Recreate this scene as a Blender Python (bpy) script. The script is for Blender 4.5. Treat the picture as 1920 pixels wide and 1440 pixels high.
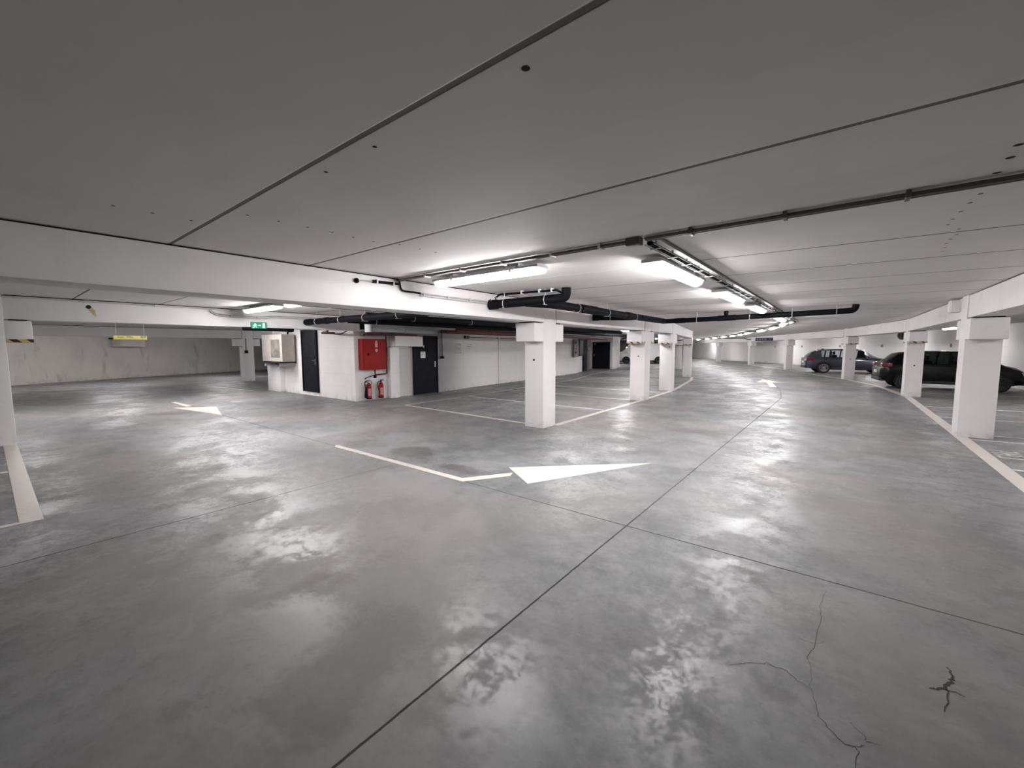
import bpy, bmesh, math, random
from mathutils import Vector, Matrix
random.seed(7)
PI = math.pi
for o in list(bpy.data.objects): bpy.data.objects.remove(o)
SC = bpy.context.scene
COL = SC.collection

# ------------------------------------------------------------------ camera
YAW, PITCH, ROLL, FPX, CAMZ = math.radians(-38.369), math.radians(4.9455), math.radians(0.170), 781.87, 1.6
fw = Vector((math.sin(YAW)*math.cos(PITCH), math.cos(YAW)*math.cos(PITCH), -math.sin(PITCH)))
rt = Vector((math.cos(YAW), -math.sin(YAW), 0)); dn = fw.cross(rt)
rt2 = math.cos(ROLL)*rt + math.sin(ROLL)*dn; dn2 = -math.sin(ROLL)*rt + math.cos(ROLL)*dn
cam = bpy.data.cameras.new('camera'); camo = bpy.data.objects.new('camera', cam); COL.objects.link(camo)
cam.sensor_fit = 'HORIZONTAL'; cam.sensor_width = 36; cam.lens = 36*FPX/1920; cam.clip_start = .05; cam.clip_end = 300
M = Matrix((rt2, -dn2, -fw)).transposed().to_4x4(); M.translation = (0, 0, CAMZ)
camo.matrix_world = M
SC.camera = camo
# ------------------------------------------------------------------ world, exposure
w = bpy.data.worlds.new('world'); SC.world = w; w.use_nodes = True
w.node_tree.nodes['Background'].inputs[0].default_value = (.9, .95, 1, 1)
w.node_tree.nodes['Background'].inputs[1].default_value = 0.0
vs = SC.view_settings
vs.view_transform = 'Standard'; vs.look = 'None'; vs.gamma = 1; vs.use_curve_mapping = False
vs.exposure = 1.88
LAMP = 26.0          # strength of the strip light diffusers

# ------------------------------------------------------------------ materials
class NT:
    def __init__(s, name):
        s.m = bpy.data.materials.new(name); s.m.use_nodes = True
        s.n = s.m.node_tree.nodes; s.l = s.m.node_tree.links
        s.b = s.n['Principled BSDF']
    def node(s, t, **kw):
        x = s.n.new(t)
        for k, v in kw.items(): setattr(x, k, v)
        return x
    def put(s, sock, v):
        if isinstance(v, bpy.types.NodeSocket): s.l.new(v, sock)
        else: sock.default_value = v
    def math(s, op, a, b=0.0, c=0.0, clamp=False):
        x = s.node('ShaderNodeMath', operation=op, use_clamp=clamp)
        s.put(x.inputs[0], a); s.put(x.inputs[1], b); s.put(x.inputs[2], c)
        return x.outputs[0]
    def pos(s):
        g = s.node('ShaderNodeNewGeometry'); x = s.node('ShaderNodeSeparateXYZ')
        s.l.new(g.outputs['Position'], x.inputs[0]); return g.outputs['Position'], x.outputs
    def objc(s):
        return s.node('ShaderNodeTexCoord').outputs['Object']
    def noise(s, vec, scale, detail=4, rough=.55, stretch=None, dist=0):
        if stretch:
            mp = s.node('ShaderNodeMapping'); s.l.new(vec, mp.inputs[0]); mp.inputs['Scale'].default_value = stretch; vec = mp.outputs[0]
        x = s.node('ShaderNodeTexNoise'); s.l.new(vec, x.inputs['Vector'])
        x.inputs['Scale'].default_value = scale; x.inputs['Detail'].default_value = detail
        x.inputs['Roughness'].default_value = rough; x.inputs['Distortion'].default_value = dist
        return x.outputs['Fac']
    def ramp(s, v, a, b, lo=0.0, hi=1.0, smooth=True):
        x = s.node('ShaderNodeMapRange', interpolation_type='SMOOTHSTEP' if smooth else 'LINEAR')
        s.put(x.inputs['Value'], v); s.put(x.inputs['From Min'], a); s.put(x.inputs['From Max'], b)
        s.put(x.inputs['To Min'], lo); s.put(x.inputs['To Max'], hi); return x.outputs[0]
    def mix(s, f, a, b):
        x = s.node('ShaderNodeMix', data_type='RGBA')
        s.put(x.inputs[0], f); s.put(x.inputs[6], a); s.put(x.inputs[7], b); return x.outputs[2]
    def bump(s, h, strength=.2, dist=.01):
        x = s.node('ShaderNodeBump'); s.put(x.inputs['Height'], h)
        x.inputs['Strength'].default_value = strength; x.inputs['Distance'].default_value = dist
        s.l.new(x.outputs[0], s.b.inputs['Normal'])
    def set(s, **kw):
        for k, v in kw.items(): s.put(s.b.inputs[k.replace('_', ' ')], v)
        return s.m

def c4(r, g, b): return (r, g, b, 1)
def plain(name, col, rough=.5, metal=0.0, spec=.5, var=.12, scale=8, coat=0):
    t = NT(name); v = t.noise(t.objc(), scale, 3)
    k = t.ramp(v, .3, .7)
    d = tuple(x*(1-var) for x in col)
    t.set(Base_Color=t.mix(k, c4(*d), c4(*col)), Roughness=t.ramp(v, .3, .7, rough*.9, min(1, rough*1.1)), Metallic=metal, Specular_IOR_Level=spec)
    if coat: t.b.inputs['Coat Weight'].default_value = coat; t.b.inputs['Coat Roughness'].default_value = .06
    return t.m

def paint(name, col, dirt=.10, blocks=False, stain=0.0, rough=.62):
    t = NT(name); P, xyz = t.pos()
    n1 = t.noise(P, .8, 5, .6); n2 = t.noise(P, 5, 5, .65); n3 = t.noise(P, 2.2, 4, .6, (1, 1, .25))
    k = t.ramp(n1, .35, .7, 0, dirt); k2 = t.ramp(n2, .55, .8, 0, dirt*1.2); k = t.math('ADD', k, k2)
    # scuffs close to the floor
    low = t.math('MULTIPLY', t.ramp(xyz[2], .0, .22, 1, 0), t.ramp(n2, .42, .62, 0, .38)); k = t.math('ADD', k, low)
    if stain: k = t.math('ADD', k, t.ramp(n3, .56, .72, 0, stain))
    dark = tuple(x*.42 for x in col)
    h = t.math('MULTIPLY', n2, .3)
    if blocks:
        r = t.math('ABSOLUTE', t.math('SUBTRACT', t.math('FRACT', t.math('DIVIDE', xyz[2], .4)), .5))
        ln = t.ramp(r, .475, .49); k = t.math('ADD', k, t.math('MULTIPLY', ln, .10)); h = t.math('SUBTRACT', h, ln)
        u = t.math('ADD', xyz[0], xyz[1])
        r2 = t.math('ABSOLUTE', t.math('SUBTRACT', t.math('FRACT', t.math('DIVIDE', u, 2.4)), .5))
        ln2 = t.ramp(r2, .494, .497); k = t.math('ADD', k, t.math('MULTIPLY', ln2, .16)); h = t.math('SUBTRACT', h, ln2)
    t.bump(h, .25, .004)
    return t.set(Base_Color=t.mix(k, c4(*col), c4(*dark)), Roughness=rough, Specular_IOR_Level=.35)

WHITE = (.82, .80, .79)
M_WALL = paint('white_wall_paint', WHITE, .10, blocks=True)
M_BACK = paint('stained_wall_paint', (.66, .63, .59), .22, stain=.5)
M_CONC = paint('painted_concrete', (.77, .75, .74), .10, rough=.6)
M_BEAM = paint('painted_beam_concrete', (.77, .75, .74), .12, stain=.08, rough=.6)

def ceiling_mat():
    t = NT('ceiling_panels'); P, xyz = t.pos(); x, y, z = xyz
    n1 = t.noise(P, .5, 5, .6); n2 = t.noise(P, 3.5, 5, .6, (.35, 1, 1))
    k = t.math('ADD', t.ramp(y, 3.9, 4.7, 0, .075), t.math('MULTIPLY', t.math('MAXIMUM', t.math('SUBTRACT', y, 7.0), 0.0), .0115))
    s = t.math('SUBTRACT', y, t.math('MULTIPLY', k, t.math('ADD', x, 1.5)))
    u = t.math('DIVIDE', t.math('SUBTRACT', s, 1.06), 1.2)
    fr = t.math('FRACT', t.math('ADD', u, .5)); d = t.math('MULTIPLY', t.math('ABSOLUTE', t.math('SUBTRACT', fr, .5)), 1.2)
    line = t.ramp(d, .010, .017, 1, 0)
    idx = t.math('FLOOR', t.math('ADD', u, .5))
    wn = t.node('ShaderNodeTexWhiteNoise', noise_dimensions='1D'); t.l.new(idx, wn.inputs['W'])
    tone = t.math('MULTIPLY', wn.outputs['Value'], .06)
    dirt = t.math('ADD', t.math('ADD', t.ramp(n1, .35, .7, 0, .10), t.ramp(n2, .5, .8, 0, .10)), tone)
    base = t.mix(dirt, c4(.80, .78, .76), c4(.34, .32, .295))
    pale = t.math('MULTIPLY', t.ramp(x, -2.4, -1.2, 1, 0), t.math('MULTIPLY', t.ramp(y, 4.3, 4.4), t.ramp(y, 5.0, 5.1, 1, 0)))
    base = t.mix(t.math('MULTIPLY', line, .88), base, t.mix(pale, c4(.10, .085, .07), c4(.95, .95, .95)))
    t.bump(t.math('ADD', t.math('MULTIPLY', line, -1.0), t.math('MULTIPLY', n2, .12)), .6, .012)
    return t.set(Base_Color=base, Roughness=.7, Specular_IOR_Level=.3)
M_CEIL = ceiling_mat()

def floor_mat():
    t = NT('polished_concrete_floor'); P, xyz = t.pos(); x, y, z = xyz
    a = t.noise(P, .42, 7, .62, None, .2); b = t.noise(P, 1.5, 9, .68, None, .25); c = t.noise(P, 7, 8, .7); f = t.noise(P, 40, 4, .7)
    v = t.math('ADD', t.math('MULTIPLY', a, .45), t.math('ADD', t.math('MULTIPLY', b, .38), t.math('MULTIPLY', c, .17)))
    base = t.mix(t.ramp(v, .38, .62), c4(.116, .125, .126), c4(.258, .260, .262))
    m1 = t.noise(P, 3.1, 10, .74); base = t.mix(t.ramp(m1, .50, .66, 0, .38), base, c4(.110, .107, .103))
    m2 = t.noise(P, 16, 6, .75); base = t.mix(t.ramp(m2, .52, .70, 0, .35), base, c4(.12, .118, .115))
    m3 = t.noise(P, 2.3, 10, .76); base = t.mix(t.ramp(m3, .53, .66, 0, .25), base, c4(.33, .33, .34))
    # warm dusty film in places
    base = t.mix(t.ramp(t.noise(P, .3, 5, .55), .42, .62, 0, .60), base, c4(.232, .210, .198))
    # wet looking oil patches beside the painted arrow
    def blob(cx, cy, rx, ry, amt, prev):
        dx = t.math('DIVIDE', t.math('SUBTRACT', x, cx), rx); dy = t.math('DIVIDE', t.math('SUBTRACT', y, cy), ry)
        r = t.math('SQRT', t.math('ADD', t.math('MULTIPLY', dx, dx), t.math('MULTIPLY', dy, dy)))
        r = t.math('ADD', r, t.math('MULTIPLY', t.math('SUBTRACT', b, .5), 2.6))
        m = t.ramp(r, .6, 1.05, amt, 0)
        return t.math('MAXIMUM', prev, m)
    st = blob(-5.2, 4.0, .62, .36, .62, 0.0); st = blob(-3.75, 3.86, .5, .16, .55, st); st = blob(-6.2, 3.9, .6, .3, .28, st)
    st = blob(-2.2, 8.3, .7, .35, .38, st); st = blob(-.55, 3.25, .3, .12, .35, st); st = blob(-1.9, 1.1, .4, .5, .3, st)
    base = t.mix(st, base, c4(.085, .078, .072))
    # saw cut joints
    def ln(coord, at, wdt, mask=None, amt=1.0):
        d = t.math('ABSOLUTE', t.math('SUBTRACT', coord, at))
        m = t.ramp(d, wdt*.5, wdt, amt, 0)
        return t.math('MULTIPLY', m, mask) if mask is not None else m
    xb = t.math('MULTIPLY', t.math('POWER', t.math('MAXIMUM', t.math('SUBTRACT', y, 15.0), 0.0), 1.5), -.053)
    wob = t.math('MULTIPLY', t.math('SUBTRACT', c, .5), .012)
    j = ln(t.math('ADD', t.math('SUBTRACT', x, xb), wob), -1.45, .009)
    j = t.math('MAXIMUM', j, ln(t.math('ADD', y, wob), 3.485, .009, t.ramp(x, -12.2, -11.7)))
    j = t.math('MAXIMUM', j, ln(t.math('ADD', x, wob), -4.78, .008, t.ramp(y, 3.2, 3.5, .95, .35)))
    j = t.math('MAXIMUM', j, ln(t.math('ADD', y, wob), 6.9, .007, t.ramp(x, -1.5, -1.4, 0, .65)))
    j = t.math('MAXIMUM', j, ln(t.math('ADD', y, wob), 13.6, .012, t.ramp(x, -4.5, -4.4, 0, .5)))
    base = t.mix(t.math('MULTIPLY', j, .93), base, c4(.018, .017, .016))
    speck = t.ramp(f, .68, .74, 0, .35); base = t.mix(speck, base, c4(.10, .10, .10))
    # worn polish: gloss changes from patch to patch
    g = t.noise(P, 1.1, 10, .74, None, .2)
    ge = t.math('ADD', g, t.math('ADD', t.math('MULTIPLY', t.math('SUBTRACT', m2, .5), .34), t.math('MULTIPLY', t.math('SUBTRACT', f, .5), .22)))
    rough = t.ramp(ge, .44, .54, .34, .58)
    rough = t.math('ADD', rough, t.ramp(m1, .48, .64, 0, .10))
    rough = t.math('ADD', rough, t.math("MULTIPLY", t.math("SUBTRACT", c, .5), .12))
    rough = t.math('ADD', rough, t.math('MULTIPLY', j, .3), clamp=True)
    t.bump(t.math('ADD', t.math('MULTIPLY', m2, .5), t.math('ADD', t.math('MULTIPLY', f, .35), t.math('MULTIPLY', j, -1.5))), .10, .010)
    return t.set(Base_Color=base, Roughness=rough, Specular_IOR_Level=.40)
M_FLOOR = floor_mat()

def worn_line(name, col, wear=.35):
    t = NT(name); P, xyz = t.pos()
    n = t.noise(P, 9, 7, .7); m = t.noise(P, 1.3, 3)
    k = t.math('ADD', t.ramp(n, .55, .75, 0, wear), t.ramp(m, .5, .75, 0, wear*.4), clamp=True)
    return t.set(Base_Color=t.mix(k, c4(*col), c4(.27, .26, .25)), Roughness=.42)
M_LINE = worn_line('cream_road_paint', (.60, .555, .49), .30)
M_LINE2 = worn_line('thin_bay_paint', (.60, .585, .56), .5)

def hazard(name, yel, blk, duty):
    t = NT(name); P = t.objc(); s = t.node('ShaderNodeSeparateXYZ'); t.l.new(P, s.inputs[0])
    u = t.math('ADD', t.math('ADD', s.outputs[0], s.outputs[1]), t.math('MULTIPLY', s.outputs[2], 1.2))
    f = t.math('FRACT', t.math('MULTIPLY', u, 5.2)); k = t.ramp(f, duty, duty+.02, 0, 1)
    k = t.math('MULTIPLY', k, t.ramp(f, .97, .99, 1, 0))
    return t.set(Base_Color=t.mix(k, c4(*yel), c4(*blk)), Roughness=.5)
M_HAZ = hazard('hazard_stripes', (.58, .45, .10), (.015, .014, .012), .49)
M_HAZF = hazard('faded_hazard_stripes', (.50, .44, .28), (.03, .028, .025), .62)
M_BLACK = plain('black_pipe_foam', (.004, .004, .006), .65, spec=.12, var=.3)
M_DARK = plain('dark_void', (.008, .007, .006), .9)
M_CONDUIT = plain('grey_brown_conduit', (.11, .095, .085), .45)
M_GREYP = plain('light_grey_plastic', (.50, .50, .49), .45)
M_TRAY = plain('galvanised_tray', (.42, .42, .43), .5, .2)
M_GALV = plain('galvanised_duct', (.42, .44, .45), .36, .7, scale=14)
M_CLIP = plain('pale_strap', (.62, .62, .62), .4, .2)
M_RED = plain('red_enamel', (.30, .010, .009), .6, spec=.3, var=.03)
M_REDP = plain('dark_red_pipe', (.085, .014, .013), .4)
M_DOOR = plain('anthracite_door', (.006, .007, .012), .7, spec=.2, var=.1)
M_BLKDOOR = plain('black_door', (.005, .005, .009), .6, spec=.25, var=.1)
M_AC = plain('aged_beige_casing', (.56, .52, .46), .5)
M_ACG = plain('grey_fan_grille', (.20, .185, .17), .6)
M_CHROME = plain('chrome', (.75, .75, .76), .18, 1.0)
M_PAPER = plain('white_paper', (.78, .79, .83), .7)
M_SIGNW = plain('white_sign_print', (.85, .85, .85), .5)
M_INK = plain('grey_ink', (.22, .21, .23), .7)
M_YEL = plain('yellow_bar', (.62, .55, .11), .45)
M_NAVY = plain('navy_sign', (.006, .006, .022), .5)
M_RUB = plain('tyre_rubber', (.012, .012, .012), .75)
M_RIM = plain('alloy_rim', (.48, .49, .52), .3, .8)
M_RIMD = plain('dark_rim', (.05, .05, .055), .35, .6)
M_CARG = plain('slate_blue_paint', (.050, .056, .082), .22, .35, var=.05, coat=1)
M_CARK = plain('black_car_paint', (.0015, .0015, .002), .3, 0, spec=.2, var=.05, coat=.22)
M_CARW = plain('white_van_paint', (.80, .80, .80), .3, 0, var=.03, coat=.6)
M_TRIM = plain('black_car_trim', (.015, .015, .016), .5)
M_SEAT = plain('car_seat_fabric', (.03, .03, .032), .8)
M_TAILR = plain('red_tail_lens', (.22, .012, .016), .12, coat=1)
M_LENS = plain('clear_lens', (.60, .62, .64), .12, .3, coat=1)
M_PLATE = plain('number_plate', (.70, .70, .66), .4)
M_STAINY = plain('yellow_leak_stain', (.50, .46, .22), .7)
M_CRACK = plain('floor_crack', (.035, .033, .031), .8)
M_SMOKE = plain('dark_glass', (.006, .007, .009), .06, 0, var=.0, coat=1)

def glass_mat(name, tint, tr=.75):
    t = NT(name); n, l = t.n, t.l
    tb = n.new('ShaderNodeBsdfTransparent'); tb.inputs[0].default_value = c4(*tint)
    gb = n.new('ShaderNodeBsdfGlossy'); gb.inputs['Roughness'].default_value = .03
    fr = n.new('ShaderNodeFresnel'); fr.inputs[0].default_value = 1.5
    mx = n.new('ShaderNodeMixShader'); l.new(fr.outputs[0], mx.inputs[0]); l.new(tb.outputs[0], mx.inputs[1]); l.new(gb.outputs[0], mx.inputs[2])
    l.new(mx.outputs[0], n['Material Output'].inputs[0]); return t.m
M_GLASS = glass_mat('car_glass', (.62, .68, .68))
M_GLASSD = glass_mat('tinted_car_glass', (.13, .15, .15))

def emis(name, col, s):
    t = NT(name); t.set(Base_Color=c4(*col), Emission_Color=c4(*col), Emission_Strength=s, Roughness=.4); return t.m
M_LAMP = emis('lit_diffuser', (1.0, .965, .985), LAMP)
M_LAMPEND = emis('diffuser_end', (.85, .85, .86), .35)
M_EXITG = emis('exit_green', (.008, .16, .08), .22)
M_EXITW = emis('exit_pale', (.45, .85, .64), .32)

# ------------------------------------------------------------------ mesh helpers
class MB:
    def __init__(s): s.v, s.f, s.sm = [], [], []
    def add(s, vs, fs, smooth=False, T=None):
        o = len(s.v)
        for p in vs:
            p = Vector(p)
            if T is not None: p = T @ p
            s.v.append(p)
        for f in fs: s.f.append([o+i for i in f]); s.sm.append(smooth)
        return s
    def box(s, x0, x1, y0, y1, z0, z1, T=None, bev=0):
        if bev:
            b = bmesh.new(); bmesh.ops.create_cube(b, size=1)
            for v in b.verts: v.co = Vector(((x0+x1)/2+v.co.x*(x1-x0), (y0+y1)/2+v.co.y*(y1-y0), (z0+z1)/2+v.co.z*(z1-z0)))
            bmesh.ops.bevel(b, geom=list(b.edges), offset=bev, segments=2, affect='EDGES', profile=.6)
            b.verts.index_update()
            s.add([v.co.copy() for v in b.verts], [[v.index for v in f.verts] for f in b.faces], False, T); b.free(); return s
        vs = [(x, y, z) for z in (z0, z1) for x, y in ((x0, y0), (x1, y0), (x1, y1), (x0, y1))]
        return s.add(vs, [(3, 2, 1, 0), (4, 5, 6, 7), (0, 1, 5, 4), (1, 2, 6, 5), (2, 3, 7, 6), (3, 0, 4, 7)], False, T)
    def prism(s, poly, z0, z1, T=None):
        n = len(poly)
        vs = [(x, y, z0) for x, y in poly]+[(x, y, z1) for x, y in poly]
        return s.add(vs, [list(range(n))[::-1], list(range(n, 2*n))]+[(i, (i+1) % n, n+(i+1) % n, n+i) for i in range(n)], False, T)
    def tube(s, pts, r, seg=12, T=None, cap=True):
        pts = [Vector(p) for p in pts]; n = len(pts)
        rs = r if isinstance(r, (list, tuple)) else [r]*n
        vs, fs = [], []; up = None
        for i, p in enumerate(pts):
            d = (pts[min(i+1, n-1)]-pts[max(i-1, 0)]).normalized()
            if up is None:
                up = Vector((0, 0, 1)) if abs(d.z) < .9 else Vector((1, 0, 0))
            a = d.cross(up).normalized(); b = a.cross(d).normalized(); up = b
            for k in range(seg):
                t = 2*PI*k/seg; vs.append(p+rs[i]*(math.cos(t)*a+math.sin(t)*b))
        for i in range(n-1):
            for k in range(seg):
                fs.append((i*seg+k, i*seg+(k+1) % seg, (i+1)*seg+(k+1) % seg, (i+1)*seg+k))
        s.add(vs, fs, True, T)
        if cap:
            s.add(vs[:seg], [tuple(range(seg))[::-1]], False, T); s.add(vs[-seg:], [tuple(range(seg))], False, T)
        return s
    def lathe(s, prof, seg=24, T=None):
        vs, fs = [], []; n = len(prof)
        for r, z in prof:
            for k in range(seg): vs.append((r*math.cos(2*PI*k/seg), r*math.sin(2*PI*k/seg), z))
        for i in range(n-1):
            for k in range(seg): fs.append((i*seg+k, i*seg+(k+1) % seg, (i+1)*seg+(k+1) % seg, (i+1)*seg+k))
        fs.append(tuple(range(seg))[::-1]); fs.append(tuple(range((n-1)*seg, n*seg)))
        return s.add(vs, fs, True, T)
    def build(s, name, mat, parent=None, merge=True):
        me = bpy.data.meshes.new(name); me.from_pydata(s.v, [], s.f)
        for p, sm in zip(me.polygons, s.sm): p.use_smooth = sm
        b = bmesh.new(); b.from_mesh(me)
        if merge: bmesh.ops.remove_doubles(b, verts=b.verts, dist=1e-5)
        bmesh.ops.recalc_face_normals(b, faces=b.faces); b.to_mesh(me); b.free()
        try: me.set_sharp_from_angle(angle=math.radians(38))
        except Exception: pass
        me.materials.append(mat)
        o = bpy.data.objects.new(name, me); COL.objects.link(o)
        if parent is not None: o.parent = parent
        return o

def tag(o, label=None, cat=None, group=None, kind=None):
    if label: o['label'] = label
    if cat: o['category'] = cat
    if group: o['group'] = group
    if kind: o['kind'] = kind
    return o
def thing(name, label, cat, loc=(0, 0, 0), rz=0, group=None):
    o = bpy.data.objects.new(name, None); COL.objects.link(o); o.empty_display_size = .1
    o.location = loc; o.rotation_euler = (0, 0, rz); return tag(o, label, cat, group)
def dup(o, loc=None, rz=None, label=None, parent=None):
    c = o.copy(); COL.objects.link(c)
    if parent is not None: c.parent = parent
    if loc is not None: c.location = loc
    if rz is not None: c.rotation_euler = (0, 0, rz)
    if label: c['label'] = label
    for ch in list(KIDS.get(o.name, [])) or [k for k in o.children]: dup(ch, parent=c)
    return c
KIDS = {}
def arc(pts, r=.12, n=6):
    """round the corners of a polyline"""
    P = [Vector(p) for p in pts]; out = [P[0]]
    for i in range(1, len(P)-1):
        a, b, c = P[i-1], P[i], P[i+1]; u = (a-b); v = (c-b); q = min(r, u.length*.49, v.length*.49)
        p0 = b+u.normalized()*q; p1 = b+v.normalized()*q
        for k in range(n+1):
            t = k/n; out.append((1-t)**2*p0+2*t*(1-t)*b+t*t*p1)
    return out+[P[-1]]
def rot(a): return Matrix.Rotation(a, 4, 'Z')
def T3(x, y, z, rz=0): return Matrix.Translation((x, y, z)) @ rot(rz)

H, SOF, COR, CAP = 2.5, 2.10, 2.08, 1.72
# ------------------------------------------------------------------ the setting
fl = MB().box(-46, 14, -12, 82, -.25, 0).build('floor', M_FLOOR); tag(fl, kind='structure')
ce = MB().box(-46, 14, -12, 82, H, H+.3).build('ceiling', M_CEIL); tag(ce, kind='structure')
holes = [(-.85, 1.15), (-1.69, 1.15), (-2.12, 1.15), (-3.2, 1.17), (-3.18, 1.36), (-3.17, 1.56), (-3.17, 1.75), (-3.17, 1.93), (-3.16, 2.11), (-3.07, 2.31), (-3.07, 2.53), (-3.06, 2.71), (-3.65, .57), (-3.64, .76), (-3.64, .97),
         (.57, 2.94), (.58, 3.11), (.58, 3.33), (.59, 3.72), (.58, 3.91), (.57, 4.12), (.56, 4.32), (.56, 4.49), (.65, 4.71), (.67, 4.93), (.66, 5.1), (.66, 5.29), (.68, 5.5), (.69, 5.7)]
hb = MB()
for i, (x, y) in enumerate(holes):
    r = .011 if i not in (0, 15, 16, 17) else .015
    hb.add([(x+r*(1.2 if x > 0 else 1)*math.cos(t*PI/4), y+r*math.sin(t*PI/4), H-.0015) for t in range(8)], [tuple(range(8))])
hb.build('drill_holes', M_DARK, ce)['label'] = 'dark drilled holes'
# cracks and marks in the floor
cr = MB()
def ribbon(mb, pts, w0, z=.0012):
    P = [Vector((x, y, z)) for x, y in pts]; L, R = [], []
    for i, p in enumerate(P):
        d = (P[min(i+1, len(P)-1)]-P[max(i-1, 0)]).normalized(); n = Vector((-d.y, d.x, 0))
        w = w0*(.4+.6*math.sin(PI*(i+.6)/(len(P)+.2))); L.append(p+n*w); R.append(p-n*w)
    mb.add(L+R, [(i, i+1, len(P)+i+1, len(P)+i) for i in range(len(P)-1)])
def jag(pts, amp=.006, n=4):
    out = []
    for (a, b), (c, d) in zip(pts[:-1], pts[1:]):
        for k in range(n):
            t = k/n; out.append((a+(c-a)*t+random.uniform(-amp, amp), b+(d-b)*t+random.uniform(-amp, amp)))
    return out+[pts[-1]]
for pts, wd in (([(-.14, 2.70), (-.09, 2.68), (-.04, 2.68), (0, 2.74)], .0012), ([(0, 3.35), (-.03, 3.14), (-.02, 2.98), (-.04, 2.68), (-.06, 2.53), (-.04, 2.39), (-.04, 2.30)], .0010),
               ([(-.04, 2.30), (-.01, 2.22), (0, 2.14), (.04, 2.09), (.09, 2.05), (.12, 2.06), (.13, 2.03), (.12, 1.96), (.13, 1.85)], .0016),
               ([(-.37, 2.23), (-.29, 2.31), (-.22, 2.36), (-.14, 2.36), (-.09, 2.32), (-.04, 2.30)], .0014), ([(.11, 2.19), (.14, 2.15), (.16, 2.12), (.20, 2.13)], .0012), ([(.12, 2.06), (.15, 2.09)], .0014)):
    ribbon(cr, jag(pts), wd)
for pts, wd in (([(.49, 2.88), (.50, 2.80), (.48, 2.75), (.46, 2.71), (.43, 2.66), (.40, 2.65)], .007), ([(.46, 2.70), (.47, 2.66), (.43, 2.51)], .003), ([(.44, 2.68), (.49, 2.69), (.52, 2.68)], .003)):
    ribbon(cr, jag(pts, .008), wd)
cr.build('floor_crack', M_CRACK, fl)['label'] = 'dark hairline cracks and a black smudge'

def wall(name, pts, mat, h=H, th=.2, side=1):
    """a run of wall along a polyline, thickness away from the room"""
    P = [Vector((x, y)) for x, y in pts]; n = len(P); off = []
    for i in range(n):
        d = (P[min(i+1, n-1)]-P[max(i-1, 0)]).normalized(); q = Vector((d.y, -d.x))*side*th; off.append(P[i]+q)
    mb = MB()
    for i in range(n-1):
        mb.prism([P[i], P[i+1], off[i+1], off[i]], 0, h)
    return tag(mb.build(name, mat), kind='structure')
wall('wall_right', [(6.9, -9), (6.8, 12), (6.3, 19), (5.45, 23.3), (4.6, 28.5), (2.7, 36.5), (-1.2, 42.6), (-5.6, 49), (-9.6, 54.5), (-14.5, 62), (-19.5, 69), (-27, 76)], M_WALL)
wall('wall_behind', [(-33, -8), (7.2, -8)], M_WALL, side=1)
wall('wall_left', [(-25.2, -9), (-28.7, .3), (-30.8, 4.0), (-32.6, 7.4), (-36.5, 18.5), (-38, 26)], M_BACK, side=-1)
wall('wall_far', [(-38, 26), (-37, 50), (-28, 77)], M_WALL, side=-1)
wall('wall_plant_room_front', [(-17.15, 6.9), (-11.5, 6.9)], M_WALL, h=2.44, side=-1)
wall('wall_plant_room_side', [(-11.5, 6.901), (-11.45, 10.3), (-11.95, 13), (-12.3, 16.5), (-12.7, 20.3), (-13.1, 23), (-14.3, 26.8), (-15.2, 29.04)], M_WALL, side=-1)
wall('wall_plant_room_end', [(-15.2, 29.04), (-13.45, 29.04)], M_WALL, side=-1)
wall('wall_stair_core', [(-13.45, 29.05), (-13.6, 30.1), (-14.5, 32.7), (-19.5, 33.4)], M_WALL, side=-1)
wall('wall_plant_room_back', [(-17.15, 7.12), (-17.5, 20), (-20.5, 33.2)], M_WALL, side=1)
# pilasters and skirting on the plant room
for i, (x, y, dx, dy, zz) in enumerate(((-11.46, 8.2, .16, .34, 1.62), (-12.56, 19.1, .09, .10, 2.3), (-12.06, 14.3, .05, .12, 2.3))):
    tag(MB().box(x-.1, x+dx, y-dy/2, y+dy/2, 0, zz, bev=.008).build('trim_%d' % (i+1), M_WALL), kind='structure')
tag(MB().box(-17.3, -16.22, 6.72, 6.9, 0, 1.0, bev=.01).build('trim_5', M_WALL), kind='structure')

def door(name, T, wd, hh, z0, mat, handle='r', panel2=False):
    d = bpy.data.objects.new(name, None); COL.objects.link(d); tag(d, kind='structure'); d.matrix_world = T
    leafs = [(.045, wd-.045)] if not panel2 else [(.045, wd/2-.004), (wd/2+.004, wd-.045)]
    for a, b in leafs: MB().box(a, b, -.045, 0, z0+.01, z0+hh-.05, bev=.004).build('door_leaf', mat, d)
    MB().box(0, .04, -.07, .0, z0, z0+hh).box(wd-.04, wd, -.07, 0, z0, z0+hh).box(.04, wd-.04, -.07, 0, z0+hh-.045, z0+hh).build('door_frame', mat, d)
    hx = wd-.13 if handle == 'r' else .13
    h = MB().box(hx-.02, hx+.02, -.055, -.045, z0+.93, z0+1.13).tube(arc([(hx, -.05, z0+1.07), (hx, -.1, z0+1.07), (hx+(-.12 if handle == 'r' else .12), -.1, z0+1.07)], .02), .009, 8)
    h.lathe([(.014, 0), (.014, .012)], 12, Matrix.Translation((hx, -.055, z0+.97)) @ Matrix.Rotation(PI/2, 4, 'X'))
    h.build('door_handle', M_CHROME, d)
    return d
door('door_1', T3(-14.72, 6.9, 0), 1.05, 2.12, .12, M_DOOR, 'r')
d2 = door('door_2', T3(-11.48, 9.05, 0, PI/2+.0), 1.08, 2.02, 0, M_DOOR, 'r')
d3 = door('door_3', T3(-13.70, 25.0, 0, PI/2+.30), 1.0, 2.15, 0, M_BLKDOOR, 'r')
d4 = door('door_4', T3(-15.05, 29.04, 0), 1.42, 2.02, 0, M_BLKDOOR, 'l')

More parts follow.
